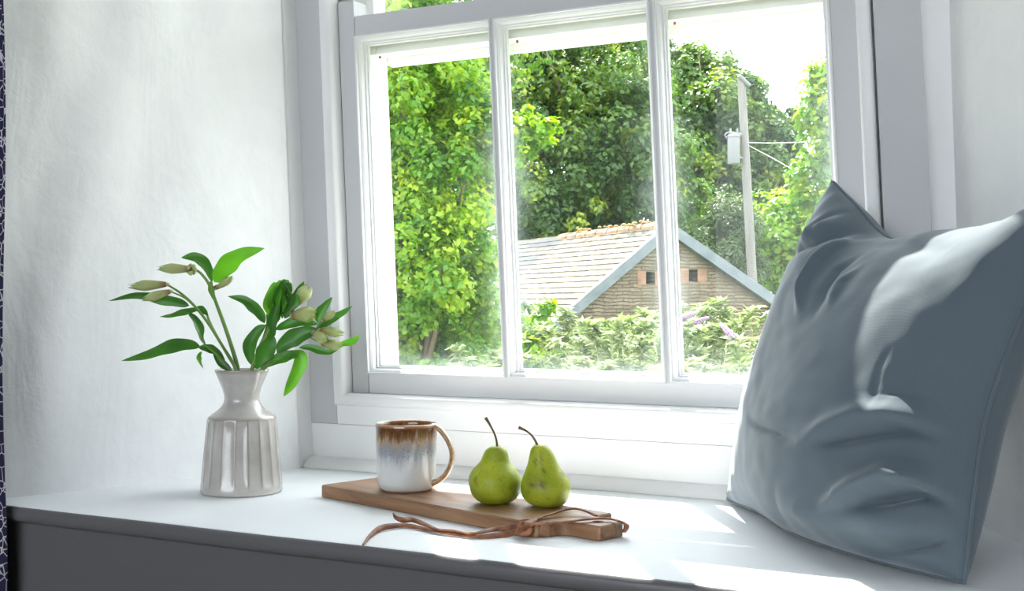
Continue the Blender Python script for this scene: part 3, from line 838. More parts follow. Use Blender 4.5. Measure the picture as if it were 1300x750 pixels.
# ------------------------------------------------------------------ PEARS
def m_pear(name, seed, blot):
    m = NT(name); m.bsdf((.4, .45, .05), .42)
    v = m.coord(loc=(seed, seed * .7, 0)); n = m.noise(v, 28, 3); n2 = m.noise(v, 420, 2, .6); n3 = m.noise(v, 65, 4, .7, .5)
    c = m.ramp(n, [(.3, (.23, .29, .016)), (.55, (.36, .42, .026)), (.75, (.52, .52, .05))])
    c = m.mix(m.math('MULTIPLY', m.ramp(n2, [(.60, (0, 0, 0)), (.68, (1, 1, 1))]), .55), c, (.13, .14, .02))
    c = m.mix(m.math('MULTIPLY', m.ramp(n3, [(.60, (0, 0, 0)), (.72, (1, 1, 1))]), .55), c, (.22, .19, .03))
    c = m.mix(m.at('blotch'), c, (.075, .035, .008))
    m.l(c, m.b.inputs['Base Color']); m.b.inputs['Specular IOR Level'].default_value = .35
    m.b.inputs['Subsurface Weight'].default_value = .12; m.b.inputs['Subsurface Radius'].default_value = (.008, .008, .002); m.b.inputs['Subsurface Scale'].default_value = .5
    m.bump(n3, .12, .003); return m.m
def m_pstem():
    m = NT('brown_stalk'); m.bsdf((.13, .07, .04), .7); n = m.noise(m.coord(scale=(1, 1, .3)), 300, 3)
    m.l(m.ramp(n, [(.3, (.06, .03, .02)), (.7, (.20, .11, .06))]), m.b.inputs['Base Color']); m.bump(n, .4, .001); return m.m
M['pstem'] = m_pstem()
def pear(al, ac, prof, S, axis, stempts, blots, label, seed):
    """prof: (height px, radius px, sideways px); axis: camera-right"""
    c = on_board(al, ac); r = empty('pear', c); tag(r, label, 'pear', 'green pears on the wooden board')
    seg = 56; V = []; Fc = []
    H = [p[0] for p in prof]; hh = catmull([Vector((p[0], p[1], p[2])) for p in prof], 44)
    toC = -FW
    for i, q in enumerate(hh):
        for k in range(seg):
            w = 2 * PI * k / seg
            lump = 1 + .018 * math.sin(3 * w + seed + q.x * .05) + .010 * math.sin(5 * w + q.x * .11)
            rr = max(.05, q.y) * lump
            V.append((RT * (rr * math.cos(w) + q.z) + toC * (rr * .98 * math.sin(w))) * S + Vector((0, 0, q.x * S)))
    n = len(hh)
    for i in range(n - 1):
        for k in range(seg): Fc.append((i * seg + k, i * seg + (k + 1) % seg, (i + 1) * seg + (k + 1) % seg, (i + 1) * seg + k))
    Fc.append(tuple(range(seg))[::-1]); Fc.append(tuple((n - 1) * seg + k for k in range(seg)))
    o = mesh_obj('pear_body', V, Fc, m_pear('pear_skin', seed, 0), r, True)
    bl = []
    for v in V:
        x = Vector(v).dot(RT) / S; z = v[2] / S; d = Vector(v).dot(toC)
        b = 0
        if d > 0:
            for bx, bz, sx, sz, a in blots:
                b = max(b, a * math.exp(-(((x - bx + 1.2 * math.sin(z * .9)) / sx) ** 2 + ((z - bz + 1.1 * math.sin(x * 1.1)) / sz) ** 2) ** 1.3))
        bl.append(b)
    attr(o, 'blotch', bl)
    pts = [RT * (x * S) + toC * (d * S) + Vector((0, 0, z * S)) for x, z, d in stempts]
    tube('stem', pts, [.0019, .0014, .0012, .0012, .0017, .0021], M['pstem'], r, 8, 26)
    return r
S1 = 1.462 / FPX
pear(.2742, .0625, [(0.2, 2, 0), (-.2, 8, 0), (0, 14, 0), (3, 22, 0), (10, 29.5, -.3), (20, 33, -.6), (31, 33, -.9), (41, 28.5, -1), (48, 22.5, -.6), (54, 18.2, 0), (60, 16.4, .6), (66, 14.0, 1), (70, 10.5, 1.4), (72.2, 6.5, 1.8), (71.6, 3, 2), (70, .6, 2)], S1, 0,
     [(2.2, 69, 0), (2, 76, 0), (0, 85, 1), (-4.5, 95, 2), (-9, 103, 2), (-12.5, 108.5, 2)], [(-24, 30, 2.2, 5, .55), (4, 34, 1.4, 1.6, .6), (20, 24, 2, 3, .5), (-8, 14, 1.2, 1.5, .5), (10, 17, 1.2, 1.2, .5)],
     'rounder squat green pear with an upright stalk on the wooden board beside the mug', 1.3)
S2 = 1.4446 / FPX
pear(.3335, .0905, [(0.2, 2, 2), (-.2, 8, 2), (0, 14, 2), (3, 22, 1.5), (9, 28, .5), (18, 31.2, -.3), (28, 31.2, -.5), (37, 27.8, -1.2), (46, 23, -3), (54, 19.2, -4.2), (62, 16.6, -5.4), (69, 14, -6.6), (74, 11, -7.4), (77, 7.5, -8), (77.6, 4, -9), (76.6, .8, -9.5)], S2, 0,
     [(-11, 75, 1), (-13, 81, 1), (-18, 89, 2), (-25, 95, 3), (-31, 98, 3), (-35, 99.5, 3)], [(-6, 31, 3.6, 4.6, 1), (-17, 30, 5.5, 3.2, .75), (-14, 57, 2.2, 6, .6), (-7, 61, 2.2, 8, .5), (-4, 48, 2, 3, .8), (20, 42, 3, 5, .45), (15, 14, 2, 1.5, .5)],
     'taller slimmer green pear with dark blotches and a bent stalk touching the other pear', 4.1)
# ------------------------------------------------------------------ CUSHION leaning in the right corner
def m_cloth():
    m = NT('slate_blue_linen'); m.bsdf((.115, .165, .215), .85)
    v = m.coord('UV', (1, 1, 1))
    wv1 = m.n('ShaderNodeTexWave', wave_type='BANDS', bands_direction='X'); wv1.inputs['Scale'].default_value = 120; wv1.inputs['Distortion'].default_value = 1.5; m.l(v, wv1.inputs[0])
    wv2 = m.n('ShaderNodeTexWave', wave_type='BANDS', bands_direction='Y'); wv2.inputs['Scale'].default_value = 120; wv2.inputs['Distortion'].default_value = 1.5; m.l(v, wv2.inputs[0])
    n = m.noise(v, 300, 3, .7); n2 = m.noise(v, 6, 3)
    h = m.math('ADD', m.math('MULTIPLY', wv1.outputs['Fac'], wv2.outputs['Fac']), n)
    c = m.mix(n, (.078, .110, .138), (.112, .145, .174)); c = m.mix(m.math('MULTIPLY', n2, .3), c, (.092, .126, .156))
    m.l(c, m.b.inputs['Base Color']); m.b.inputs['Sheen Weight'].default_value = .35; m.b.inputs['Sheen Roughness'].default_value = .4
    m.bump(h, .22, .0012); return m.m
M['cloth'] = m_cloth()
CA, CB, CC, CD = Vector((-.474, 1.520, .004)), Vector((-.138, 1.165, .004)), Vector((-.050, 1.255, .375)), Vector((-.340, 1.532, .418))
CN = Vector((-.70, -.66, .26)).normalized()
AL = (CB - CA).normalized()
NH = Vector((-.70, -.66, 0))
bot = [CA, CA.lerp(CB, .25) + NH * .012, CA.lerp(CB, .5) + NH * .038, CA.lerp(CB, .75) + NH * .034, CB]
for q_ in bot[1:4]: q_.z = .006
def tp(u, z): 
    p = CD.lerp(CC, u); return Vector((p.x, p.y, z))
top = [CD, tp(.13, .382), tp(.30, .338), tp(.55, .340), tp(.8, .345), CC]
lef = [CA, CA.lerp(CD, .25) + AL * .010, CA.lerp(CD, .5) + AL * .014, CA.lerp(CD, .75) + AL * .010, CD]
rig = [CB, CB.lerp(CC, .22) - AL * .022, CB.lerp(CC, .45) - AL * .034, CB.lerp(CC, .75) - AL * .016, CC]
NU = 150
cb, ct, cl, cr_ = [catmull(c, NU + 1) for c in (bot, top, lef, rig)]
def coons(i, j):
    u, v = i / NU, j / NU
    return (cb[i] * (1 - v) + ct[i] * v + cl[j] * (1 - u) + cr_[j] * u
            - (CA * (1 - u) * (1 - v) + CB * u * (1 - v) + CC * u * v + CD * (1 - u) * v))
def prof1(u, p=2.6, q=.55): return max(0.0, 1 - abs(2 * u - 1) ** p) ** q
# folds: (uv polyline, height m, width in uv, sharpness side)
FOLDS = []
FOLDS = [
    ([(0.64, 0.28), (0.68, 0.307), (0.733, 0.36), (0.8, 0.413), (0.867, 0.427), (0.947, 0.413), (1.0, 0.387)], 0.007, 0.016, 2.2),
    ([(0.707, 0.307), (0.827, 0.36), (0.893, 0.387), (0.96, 0.373)], -0.006, 0.018, 1),
    ([(0.747, 0.107), (0.8, 0.147), (0.84, 0.2), (0.893, 0.24), (0.947, 0.24), (0.987, 0.213), (1.0, 0.187)], 0.011, 0.018, 2.0),
    ([(0.84, 0.147), (0.893, 0.187), (0.933, 0.213), (0.973, 0.2), (1.0, 0.173)], -0.012, 0.018, 1),
    ([(0.56, 0.08), (0.76, 0.067), (0.907, 0.107), (0.973, 0.147)], 0.01, 0.06, 1),
    ([(0.747, 0.0), (0.88, 0.04), (0.933, 0.067), (0.987, 0.12), (1.0, 0.16)], -0.012, 0.016, 1),
    ([(0.867, 0.0), (0.96, 0.04), (1.0, 0.08)], 0.008, 0.03, 1),
    ([(0.04, 0.747), (0.24, 0.853), (0.293, 0.92), (0.36, 0.987), (0.413, 1.0)], -0.007, 0.018, 1),
    ([(0.147, 0.827), (0.213, 0.907), (0.28, 0.96), (0.32, 1.0)], 0.006, 0.02, 1.6),
    ([(0.2, 0.88), (0.213, 0.947), (0.24, 0.987), (0.267, 1.0)], -0.005, 0.016, 1),
    ([(0.427, 0.68), (0.347, 0.76), (0.333, 0.853), (0.347, 0.92), (0.373, 0.987)], 0.007, 0.014, 1.5),
    ([(0.493, 0.68), (0.453, 0.76), (0.44, 0.84), (0.48, 0.893)], -0.005, 0.016, 1),
    ([(0.533, 0.707), (0.507, 0.787), (0.533, 0.84)], 0.004, 0.014, 1),
    ([(0.333, 0.307), (0.52, 0.307), (0.627, 0.293)], -0.004, 0.014, 1),
    ([(0.8, 0.6), (0.8, 0.547), (0.827, 0.427)], -0.0012, 0.008, 1),
    ([(0.427, 0.987), (0.64, 0.907), (0.787, 0.867)], -0.004, 0.03, 1),
]

def seg_dist(px, py, poly):
    best = None; L = 0; tot = sum(math.dist(a, b) for a, b in zip(poly[:-1], poly[1:]))
    for a, b in zip(poly[:-1], poly[1:]):
        dx, dy = b[0] - a[0], b[1] - a[1]; l2 = dx * dx + dy * dy; l = math.sqrt(l2)
        t = max(0, min(1, ((px - a[0]) * dx + (py - a[1]) * dy) / l2))
        qx, qy = a[0] + t * dx, a[1] + t * dy
        d = math.hypot(px - qx, py - qy); sg = (dx * (py - a[1]) - dy * (px - a[0]))
        if best is None or d < best[0]: best = (d, (L + t * l) / tot, 1 if sg >= 0 else -1)
        L += l
    return best
def fold_h(u, v):
    h = 0
    for poly, a, w, sh in FOLDS:
        x0 = min(p[0] for p in poly) - 3 * w; x1 = max(p[0] for p in poly) + 3 * w; y0 = min(p[1] for p in poly) - 3 * w; y1 = max(p[1] for p in poly) + 3 * w
        if not (x0 < u < x1 and y0 < v < y1): continue
        d, t, sg = seg_dist(u, v, poly)
        ww = w * (sh if sg > 0 else 1.0)
        h += 1.55 * a * math.exp(-(d / ww) ** 2) * min(1, .15 + 3.2 * t) * min(1, .15 + 3.2 * (1 - t))
    return h
from mathutils import noise as MN
BULGE = .082
def front_pt(i, j):
    u, v = i / NU, j / NU
    p = coons(i, j); b = prof1(u) * prof1(v, 2.4, .5)
    edge = min(u, 1 - u, v, 1 - v)
    # puckers running in from the seam
    pk = .0013 * math.exp(-edge / .06) * (math.sin(u * 47 + 3 * math.sin(u * 9)) + math.sin(v * 43 + 1 + 2 * math.sin(v * 11))) * min(1, edge * 60)
    p = p + CN * (BULGE * b + (fold_h(u, v) * min(1, edge * 14)) + pk + .0035 * MN.noise(Vector((u * 5, v * 5, 1.3))) * min(1, edge * 10) + .0012 * MN.noise(Vector((u * 16, v * 16, 4.1))) * min(1, edge * 10))
    if p.z < .0015: p.z = .0015 + .0008 * prof1(u)
    p.y = min(p.y, 1.5545)
    return p
def back_pt(i, j):
    u, v = i / NU, j / NU
    p = coons(i, j) - CN * (.085 * prof1(u, 2.6, .45) * prof1(v, 2.4, .45))
    p.z = max(p.z, .0015)
    p.y = min(p.y, 1.543)
    # the corner presses against the right-hand reveal
    ww = Vector((PR[0][1] - PR[1][1], -(PR[0][0] - PR[1][0]), 0)).normalized()
    if ww.x > 0: ww = -ww
    d = (p - Vector((PR[1][0], PR[1][1], p.z))).dot(ww) 
    if d < .010: p = p + ww * (.010 - d)
    return p
def build_cushion():
    V = [front_pt(i, j) for j in range(NU + 1) for i in range(NU + 1)]
    W = NU + 1; Fc = [(j * W + i, j * W + i + 1, (j + 1) * W + i + 1, (j + 1) * W + i) for j in range(NU) for i in range(NU)]
    NB = 50; st = NU // NB
    idx = {}
    for j in range(0, NU + 1):
        for i in range(0, NU + 1):
            if i in (0, NU) or j in (0, NU): idx[(i, j)] = j * W + i
            else:
                idx[(i, j)] = len(V); V.append(back_pt(i, j))
    for j in range(NU):
        for i in range(NU):
            Fc.append((idx[(i, j)], idx[(i, j + 1)], idx[(i + 1, j + 1)], idx[(i + 1, j)]))
    root = empty('cushion', (-.30, 1.35, 0))
    tag(root, 'large slate blue linen cushion leaning in the right corner of the window seat', 'cushion')
    o = mesh_obj('cushion_cover', V, Fc, M['cloth'], None, True)
    uv = o.data.uv_layers.new(name='UVMap')
    co = []
    for p in o.data.polygons:
        for li in p.loop_indices:
            v = o.data.loops[li].vertex_index
            if v < W * W: co += [(v % W) / NU, (v // W) / NU]
            else: co += [o.data.vertices[v].co.x * 2.2, o.data.vertices[v].co.z * 2.2]
    uv.data.foreach_set('uv', co)
    local(o, root)
    # piped seam all round
    loop = [cb[i] for i in range(0, NU, 2)] + [cr_[i] for i in range(0, NU, 2)] + [ct[NU - i] for i in range(0, NU, 2)] + [cl[NU - i] for i in range(0, NU + 1, 2)]
    loop = [Vector((p.x, min(p.y, 1.553), max(p.z, .004))) for p in loop]
    Vt, Ft = tube_data(loop, .0021, 6)
    local(mesh_obj('seam', Vt, Ft, M['cloth'], None, True), root)
    # little zip pull at the window end
    Vt, Ft = tube_data([CA.lerp(CD, .16) + Vector((-.006, -.012, 0)) + Vector((0, -.002, -.004 * k)) for k in range(4)], [.0015, .0026, .0026, .0015], 8)
    z = NT('zip_metal'); z.bsdf((.6, .6, .62), .3, Metallic=1.0)
    local(mesh_obj('zip_pull', Vt, Ft, z.m, None, True), root)
build_cushion()

# ------------------------------------------------------------------ OUTSIDE
def m_leaves(name, cols, trans=.4, rough=.45, gain=(1.5, 1.5, .6)):
    m = NT(name); g = m.n('ShaderNodeNewGeometry')
    n = m.noise(m.coord(), .9, 2)
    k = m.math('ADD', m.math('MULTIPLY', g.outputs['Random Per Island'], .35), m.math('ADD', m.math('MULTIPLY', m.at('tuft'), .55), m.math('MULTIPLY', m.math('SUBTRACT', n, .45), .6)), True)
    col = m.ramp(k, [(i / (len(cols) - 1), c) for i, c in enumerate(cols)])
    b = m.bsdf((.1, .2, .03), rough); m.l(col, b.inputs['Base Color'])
    t = m.n('ShaderNodeBsdfTranslucent'); m.l(m.mix(1.0, col, gain, 'MULTIPLY'), t.inputs[0])
    mx = m.n('ShaderNodeMixShader'); mx.inputs[0].default_value = trans
    m.l(b.outputs[0], mx.inputs[1]); m.l(t.outputs[0], mx.inputs[2]); m.l(mx.outputs[0], m.out.inputs[0]); return m.m
def m_bark(name, c0, c1):
    m = NT(name); m.bsdf(c0, .9); n = m.noise(m.coord(scale=(1, 1, .2)), 12, 4)
    m.l(m.ramp(n, [(.3, c0), (.7, c1)]), m.b.inputs['Base Color']); m.bump(n, .6, .03); return m.m
M['bark'] = m_bark('brown_bark', (.09, .06, .04), (.2, .15, .10))
M['lv_bright'] = m_leaves('yellow_green_leaves', [(.025, .10, .006), (.08, .20, .008), (.20, .31, .012), (.42, .46, .02)], .5)
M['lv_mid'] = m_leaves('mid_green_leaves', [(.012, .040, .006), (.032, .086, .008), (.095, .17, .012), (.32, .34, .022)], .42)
M['lv_bush'] = m_leaves('grey_green_leaves', [(.06, .10, .03), (.13, .19, .065), (.28, .32, .18), (.46, .48, .37)], .35, .4, (1.2, 1.25, .8))
M['lv_conifer'] = m_leaves('soft_conifer_green', [(0.0340, 0.0680, 0.0204), (0.0680, 0.1156, 0.0340), (0.1156, 0.1632, 0.0544)], .3)
M['lv_grass'] = m_leaves('tall_grass', [(0.0408, 0.0816, 0.0136), (0.0952, 0.1360, 0.0204), (0.1700, 0.1904, 0.0408)], .4)
def leaf_mesh(P, Nrm, size, aspect, rs, fold=.25, up=None):
    """one folded lens-shaped leaf per point"""
    n = len(P)
    r = rs.normal(size=(n, 3))
    if up is not None: r = r * .35 + up
    t = r - Nrm * np.sum(r * Nrm, 1, keepdims=True); t /= np.linalg.norm(t, axis=1, keepdims=True) + 1e-9
    b = np.cross(Nrm, t)
    s = (size * rs.uniform(.65, 1.25, n))[:, None]
    a = P - t * s * .5; c = P + t * s * .5
    m1 = P + b * s * aspect * .5 + Nrm * s * fold * aspect - t * s * .06; m2 = P - b * s * aspect * .5 + Nrm * s * fold * aspect - t * s * .06
    V = np.stack([a, m1, c, m2], 1).reshape(-1, 3)
    i = np.arange(n)[:, None] * 4
    F = np.concatenate([i + [0, 1, 2], i + [0, 2, 3]], 1).reshape(-1, 3)
    return V, F
def np_mesh(name, V, F, mat, parent):
    me = bpy.data.meshes.new(name); nf = len(F); k = F.shape[1]
    me.vertices.add(len(V)); me.vertices.foreach_set('co', V.astype(np.float32).ravel())
    me.loops.add(nf * k); me.loops.foreach_set('vertex_index', F.astype(np.int32).ravel())
    me.polygons.add(nf); me.polygons.foreach_set('loop_start', np.arange(0, nf * k, k, dtype=np.int32)); me.polygons.foreach_set('loop_total', np.full(nf, k, dtype=np.int32))
    me.update(calc_edges=True); me.materials.append(mat)
    return link(bpy.data.objects.new(name, me), parent)
def crown_points(blobs, n, seed, lumps=26, hollow=.55, lump=.42):
    """blobs: (centre Vector, radius (rx,ry,rz)); leaves gather on lumpy shells of smaller tufts"""
    rs = np.random.RandomState(seed); P = []; Nn = []; TT = []
    vol = np.array([b[1][0] * b[1][2] for b in blobs]); vol = vol / vol.sum()
    for (c, r), f in zip(blobs, vol):
        c = np.array(c); r = np.array(r); m = int(n * f); L = lumps
        d = rs.normal(size=(L, 3)); d /= np.linalg.norm(d, axis=1, keepdims=True)
        lc = d * (rs.uniform(.45, .92, (L, 1))); lr = rs.uniform(.6, 1.2, L) * lump
        k = rs.randint(0, L, m)
        e = rs.normal(size=(m, 3)); e /= np.linalg.norm(e, axis=1, keepdims=True)
        q = lc[k] + e * (lr[k] * (hollow + (1 - hollow) * rs.uniform(0, 1, m) ** .5))[:, None]
        P.append(c + q * r)
        nn = e * .55 + d[k] * .35 + rs.normal(size=(m, 3)) * .45 + np.array([0, 0, .55]); nn /= np.linalg.norm(nn, axis=1, keepdims=True)
        Nn.append(nn); TT.append(rs.uniform(0, 1, L)[k] ** 1.4)
    return np.concatenate(P), np.concatenate(Nn), rs, np.concatenate(TT)
GZ = -2.6
def tree(kind, base, blobs, n, size, mat, seed, label, cat='tree', group=None, trunk=.14, aspect=.62, branches=7, hollow=.55, lump=.42, lumps=26, up=None, crown='crown', bark='bark'):
    base = Vector(base); r = empty(kind, base); tag(r, label, cat, group)
    bl = [(Vector(c) - base, rr) for c, rr in blobs]
    P, N_, rs, TT = crown_points(bl, n, seed, lumps, hollow, lump)
    keep = P[:, 2] > .05
    V, F = leaf_mesh(P[keep], N_[keep], size, aspect, rs, .25, up)
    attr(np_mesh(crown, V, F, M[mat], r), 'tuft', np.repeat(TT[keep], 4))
    rr = random.Random(seed)
    top = max(bl, key=lambda b: b[0].z)[0]
    pts = [Vector((0, 0, -.1)), Vector((rr.uniform(-.1, .1), rr.uniform(-.1, .1), top.z * .35)), Vector((top.x * .5, top.y * .5, top.z * .7)), top]
    parts = [tube_data(catmull(pts, 14), [trunk * (1 - .85 * i / 13) for i in range(14)], 8)]
    for k in range(branches):
        b = bl[k % len(bl)]
        e = b[0] + Vector((rr.uniform(-1, 1) * b[1][0], rr.uniform(-1, 1) * b[1][1], rr.uniform(-.3, .8) * b[1][2])) * .8
        z = max(.1, min(e.z * rr.uniform(.3, .6), top.z * .8)); s = Vector((top.x * .5 * z / max(top.z, .1), top.y * .5 * z / max(top.z, .1), z))
        mid = s.lerp(e, .5) + Vector((0, 0, rr.uniform(-.1, .25) * (e - s).length))
        parts.append(tube_data(catmull([s, mid, e], 10), [trunk * .42 * (1 - .85 * i / 9) for i in range(10)], 6))
    mesh_obj('trunk', *merge(parts), M[bark], r, True)
    return r
def blob(x, y, D, r, sq=1.0):
    return (at(x, y, D), (r, r, r * sq))
def foot(x, D):
    p = at(x, HOR, D); return Vector((p.x, p.y, GZ))
# ground
def m_ground():
    m = NT('meadow'); m.bsdf((.08, .13, .03), .95); n = m.noise(m.coord(), 1.2, 5)
    m.l(m.ramp(n, [(.3, (.05, .09, .02)), (.7, (.16, .2, .05))]), m.b.inputs['Base Color']); return m.m
bm = bmesh.new(); add_box(bm, -90, 60, 1.75, 120, GZ - .2, GZ)
tag(bm_obj('ground', bm, m_ground()), kind='structure')

# trees
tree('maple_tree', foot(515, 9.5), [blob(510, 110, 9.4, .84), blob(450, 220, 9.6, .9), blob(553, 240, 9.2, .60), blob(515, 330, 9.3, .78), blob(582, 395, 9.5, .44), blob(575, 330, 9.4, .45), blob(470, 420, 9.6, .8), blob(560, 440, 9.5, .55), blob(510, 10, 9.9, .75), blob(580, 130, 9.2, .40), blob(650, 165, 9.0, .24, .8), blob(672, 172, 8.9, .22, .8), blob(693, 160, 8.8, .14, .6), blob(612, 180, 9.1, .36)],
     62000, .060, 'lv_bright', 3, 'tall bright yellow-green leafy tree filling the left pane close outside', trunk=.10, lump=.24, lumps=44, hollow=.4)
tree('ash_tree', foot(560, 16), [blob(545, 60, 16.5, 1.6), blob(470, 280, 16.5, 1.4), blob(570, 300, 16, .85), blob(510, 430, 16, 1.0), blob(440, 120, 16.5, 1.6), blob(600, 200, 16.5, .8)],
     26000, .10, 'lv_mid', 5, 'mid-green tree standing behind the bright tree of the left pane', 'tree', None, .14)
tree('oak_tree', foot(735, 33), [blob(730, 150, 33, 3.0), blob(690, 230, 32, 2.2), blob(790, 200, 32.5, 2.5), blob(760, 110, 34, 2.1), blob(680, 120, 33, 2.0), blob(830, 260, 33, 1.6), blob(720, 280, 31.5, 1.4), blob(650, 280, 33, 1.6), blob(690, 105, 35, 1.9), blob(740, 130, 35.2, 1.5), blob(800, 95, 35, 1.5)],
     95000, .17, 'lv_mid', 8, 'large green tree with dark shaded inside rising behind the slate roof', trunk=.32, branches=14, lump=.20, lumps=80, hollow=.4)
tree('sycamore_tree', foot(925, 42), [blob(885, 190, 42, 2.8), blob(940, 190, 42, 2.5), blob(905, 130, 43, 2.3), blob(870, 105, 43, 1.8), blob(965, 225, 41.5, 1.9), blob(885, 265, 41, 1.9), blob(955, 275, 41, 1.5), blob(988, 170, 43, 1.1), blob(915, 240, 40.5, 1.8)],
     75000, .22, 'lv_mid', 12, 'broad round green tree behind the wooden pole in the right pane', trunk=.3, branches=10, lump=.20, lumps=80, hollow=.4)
tree('apple_tree', foot(1085, 13), [blob(1052, 110, 13, .30, 1.3), blob(1040, 150, 13, .22, 1.2), blob(1062, 190, 13, .34), blob(1080, 150, 13.2, .6), blob(1035, 95, 13, .10, 1.2), blob(1050, 245, 13, .38), blob(1020, 215, 13, .22), blob(1100, 260, 13, .7), blob(1012, 250, 13, .2)],
     9000, .085, 'lv_bright', 17, 'slim leafy tree against the white sky at the right edge of the right pane', trunk=.05, branches=6)
tree('laurel_bush', foot(1010, 31), [blob(1000, 300, 31, 1.3), blob(1040, 330, 31, 1.5), blob(975, 345, 31, 1.0), blob(1030, 270, 31, 1.0), blob(968, 315, 31, .7), blob(1000, 390, 31, 1.4)],
     16000, .19, 'lv_bright', 19, 'glossy bright green bush behind the right slope of the barn roof', 'bush', None, .08)
tree('cypress_bush', foot(920, 28.5), [blob(925, 312, 28.5, .9, 1.2), blob(903, 337, 28.5, .7), blob(945, 342, 28.5, .6, 1.2), blob(938, 285, 28.5, .5, 1.3)],
     16000, .15, 'lv_conifer', 21, 'feathery pale green conifer bush at the foot of the wooden pole', 'bush', None, .08, aspect=.3)
# shrubs in front of the barn
def butterfly_bush(x, D, h, wdt, n, seed, label, flowers):
    base = foot(x, D); r = empty('butterfly_bush', base); tag(r, label, 'bush', 'butterfly bushes below the window')
    rs = np.random.RandomState(seed); rr = random.Random(seed)
    Ps = []; Ns = []; Ts = []; stems = []
    ends = []
    for k in range(n):
        a = rr.uniform(0, 2 * PI); q = rr.uniform(.15, 1) ** .6
        hh = h * rr.uniform(.72, 1.0) * (1 - .18 * q)
        hh = h * rr.uniform(.90, 1.02) * (1 - .05 * q); e = Vector((math.cos(a) * q * wdt, math.sin(a) * q * wdt * .7, hh))
        ctl = [Vector((e.x * .08, e.y * .08, 0)), Vector((e.x * .45, e.y * .45, hh * .55)), Vector((e.x * .8, e.y * .8, hh * .92)), e + Vector((e.x * .1, e.y * .1, -.02))]
        C = catmull(ctl, 18)
        stems.append(tube_data(C, [.010 * (1 - .8 * i / 17) for i in range(18)], 5))
        ends.append((C[-1], (C[-1] - C[-3]).normalized()))
        for i in range(5, 18):
            for s_ in range(6):
                ph = i * 1.6 + s_ * PI / 3
                out_ = Vector((math.cos(ph), math.sin(ph), .35)).normalized()
                L = .10 * rr.uniform(.7, 1.15) * (1 - .35 * (i / 17))
                Ps.append(C[i] + out_ * L * .55 + Vector((0, 0, -.01))); nn = Vector((-out_.x * .4, -out_.y * .4, 1)) + Vector((rr.uniform(-.8, .8), rr.uniform(-.8, .8), 0))
                Ns.append(nn.normalized()); Ts.append(out_ + Vector((0, 0, rr.uniform(-1.1, .3))))
    P = np.array([list(p) for p in Ps]); N_ = np.array([list(p) for p in Ns]); T = np.array([list(p) for p in Ts])
    V, F = leaf_mesh(P, N_, .105, .27, rs, .35, T * 3)
    attr(np_mesh('foliage', V, F, M['lv_bush'], r), 'tuft', np.repeat(np.random.RandomState(seed).uniform(0, 1, len(P)), 4))
    mesh_obj('stems', *merge(stems), M['stem_b'], r, True)
    for k in flowers:
        e, d = ends[k % len(ends)]
        d = Vector((d.x * 1.2, d.y, .30)).normalized(); L = rr.uniform(.10, .15)
        pts = [e + d * L * t + Vector((0, 0, -.05 * L * t * t)) for t in np.linspace(0, 1, 16)]
        fl = []
        for i, p in enumerate(pts):
            for s_ in range(9):
                ph = 2 * PI * s_ / 9 + i * .7; rad = .022 * (1 - .75 * i / 15) * rr.uniform(.7, 1.1)
                o1 = d.orthogonal().normalized(); o2 = d.cross(o1)
                c = p + (o1 * math.cos(ph) + o2 * math.sin(ph)) * rad
                fl.append((c, .0075 * (1 - .4 * i / 15)))
        V = []; Fc = []
        for c, s_ in fl:
            b0 = len(V); V += [c + Vector(v) * s_ for v in ((1, 0, 0), (-1, 0, 0), (0, 1, 0), (0, -1, 0), (0, 0, 1), (0, 0, -1))]
            Fc += [tuple(b0 + i for i in f) for f in ((0, 2, 4), (2, 1, 4), (1, 3, 4), (3, 0, 4), (2, 0, 5), (1, 2, 5), (3, 1, 5), (0, 3, 5))]
        o = mesh_obj('flower_spike', V, Fc, M['lilac'], r, True); o['label'] = 'lilac flower spike'
    return r
def m_lilac():
    m = NT('lilac_florets'); m.bsdf((.5, .32, .55), .7); n = m.noise(m.coord(), 60, 2)
    m.l(m.ramp(n, [(.3, (.24, .14, .27)), (.7, (.40, .27, .42))]), m.b.inputs['Base Color']); return m.m
M['lilac'] = m_lilac()
M['stem_b'] = m_bark('pale_stems', (.2, .22, .1), (.35, .34, .2))
butterfly_bush(752, 8.6, 2.86, .52, 46, 31, 'butterfly bush with a tall arching spray in front of the slate roof edge', [3])
butterfly_bush(805, 7.3, 2.84, .50, 42, 32, 'butterfly bush with lilac spikes below the square hole of the barn gable', [0, 7])
butterfly_bush(690, 6.3, 2.52, .40, 34, 33, 'low butterfly bush at the lower left of the middle pane', [])
butterfly_bush(890, 9.6, 2.93, .60, 48, 34, 'butterfly bush right of the second bar in front of the stone gable', [5])
butterfly_bush(955, 5.9, 2.70, .42, 38, 35, 'butterfly bush with pink flowers next to the cushion in the right pane', [2, 9])
butterfly_bush(600, 7.6, 2.62, .42, 34, 36, 'silvery bush at the foot of the bright tree in the left pane', [])
tree('hazel_shrub', foot(690, 11), [blob(688, 402, 11, .13, 1.2), blob(672, 425, 11, .17), blob(699, 388, 11, .07, 1.3), blob(665, 465, 11, .35)],
     900, .09, 'lv_bright', 25, 'small yellow-green shrub in front of the lower slate roof', 'shrub', None, .02, branches=4)
tree('hawthorn_hedge', foot(520, 12.3), [blob(520, 450, 12.3, .75), blob(460, 440, 12.3, .75), blob(590, 455, 12.3, .65), blob(640, 450, 12.3, .6)],
     9000, .13, 'lv_mid', 27, 'low green hedge under the trees at the bottom of the left pane', 'hedge', None, .05)

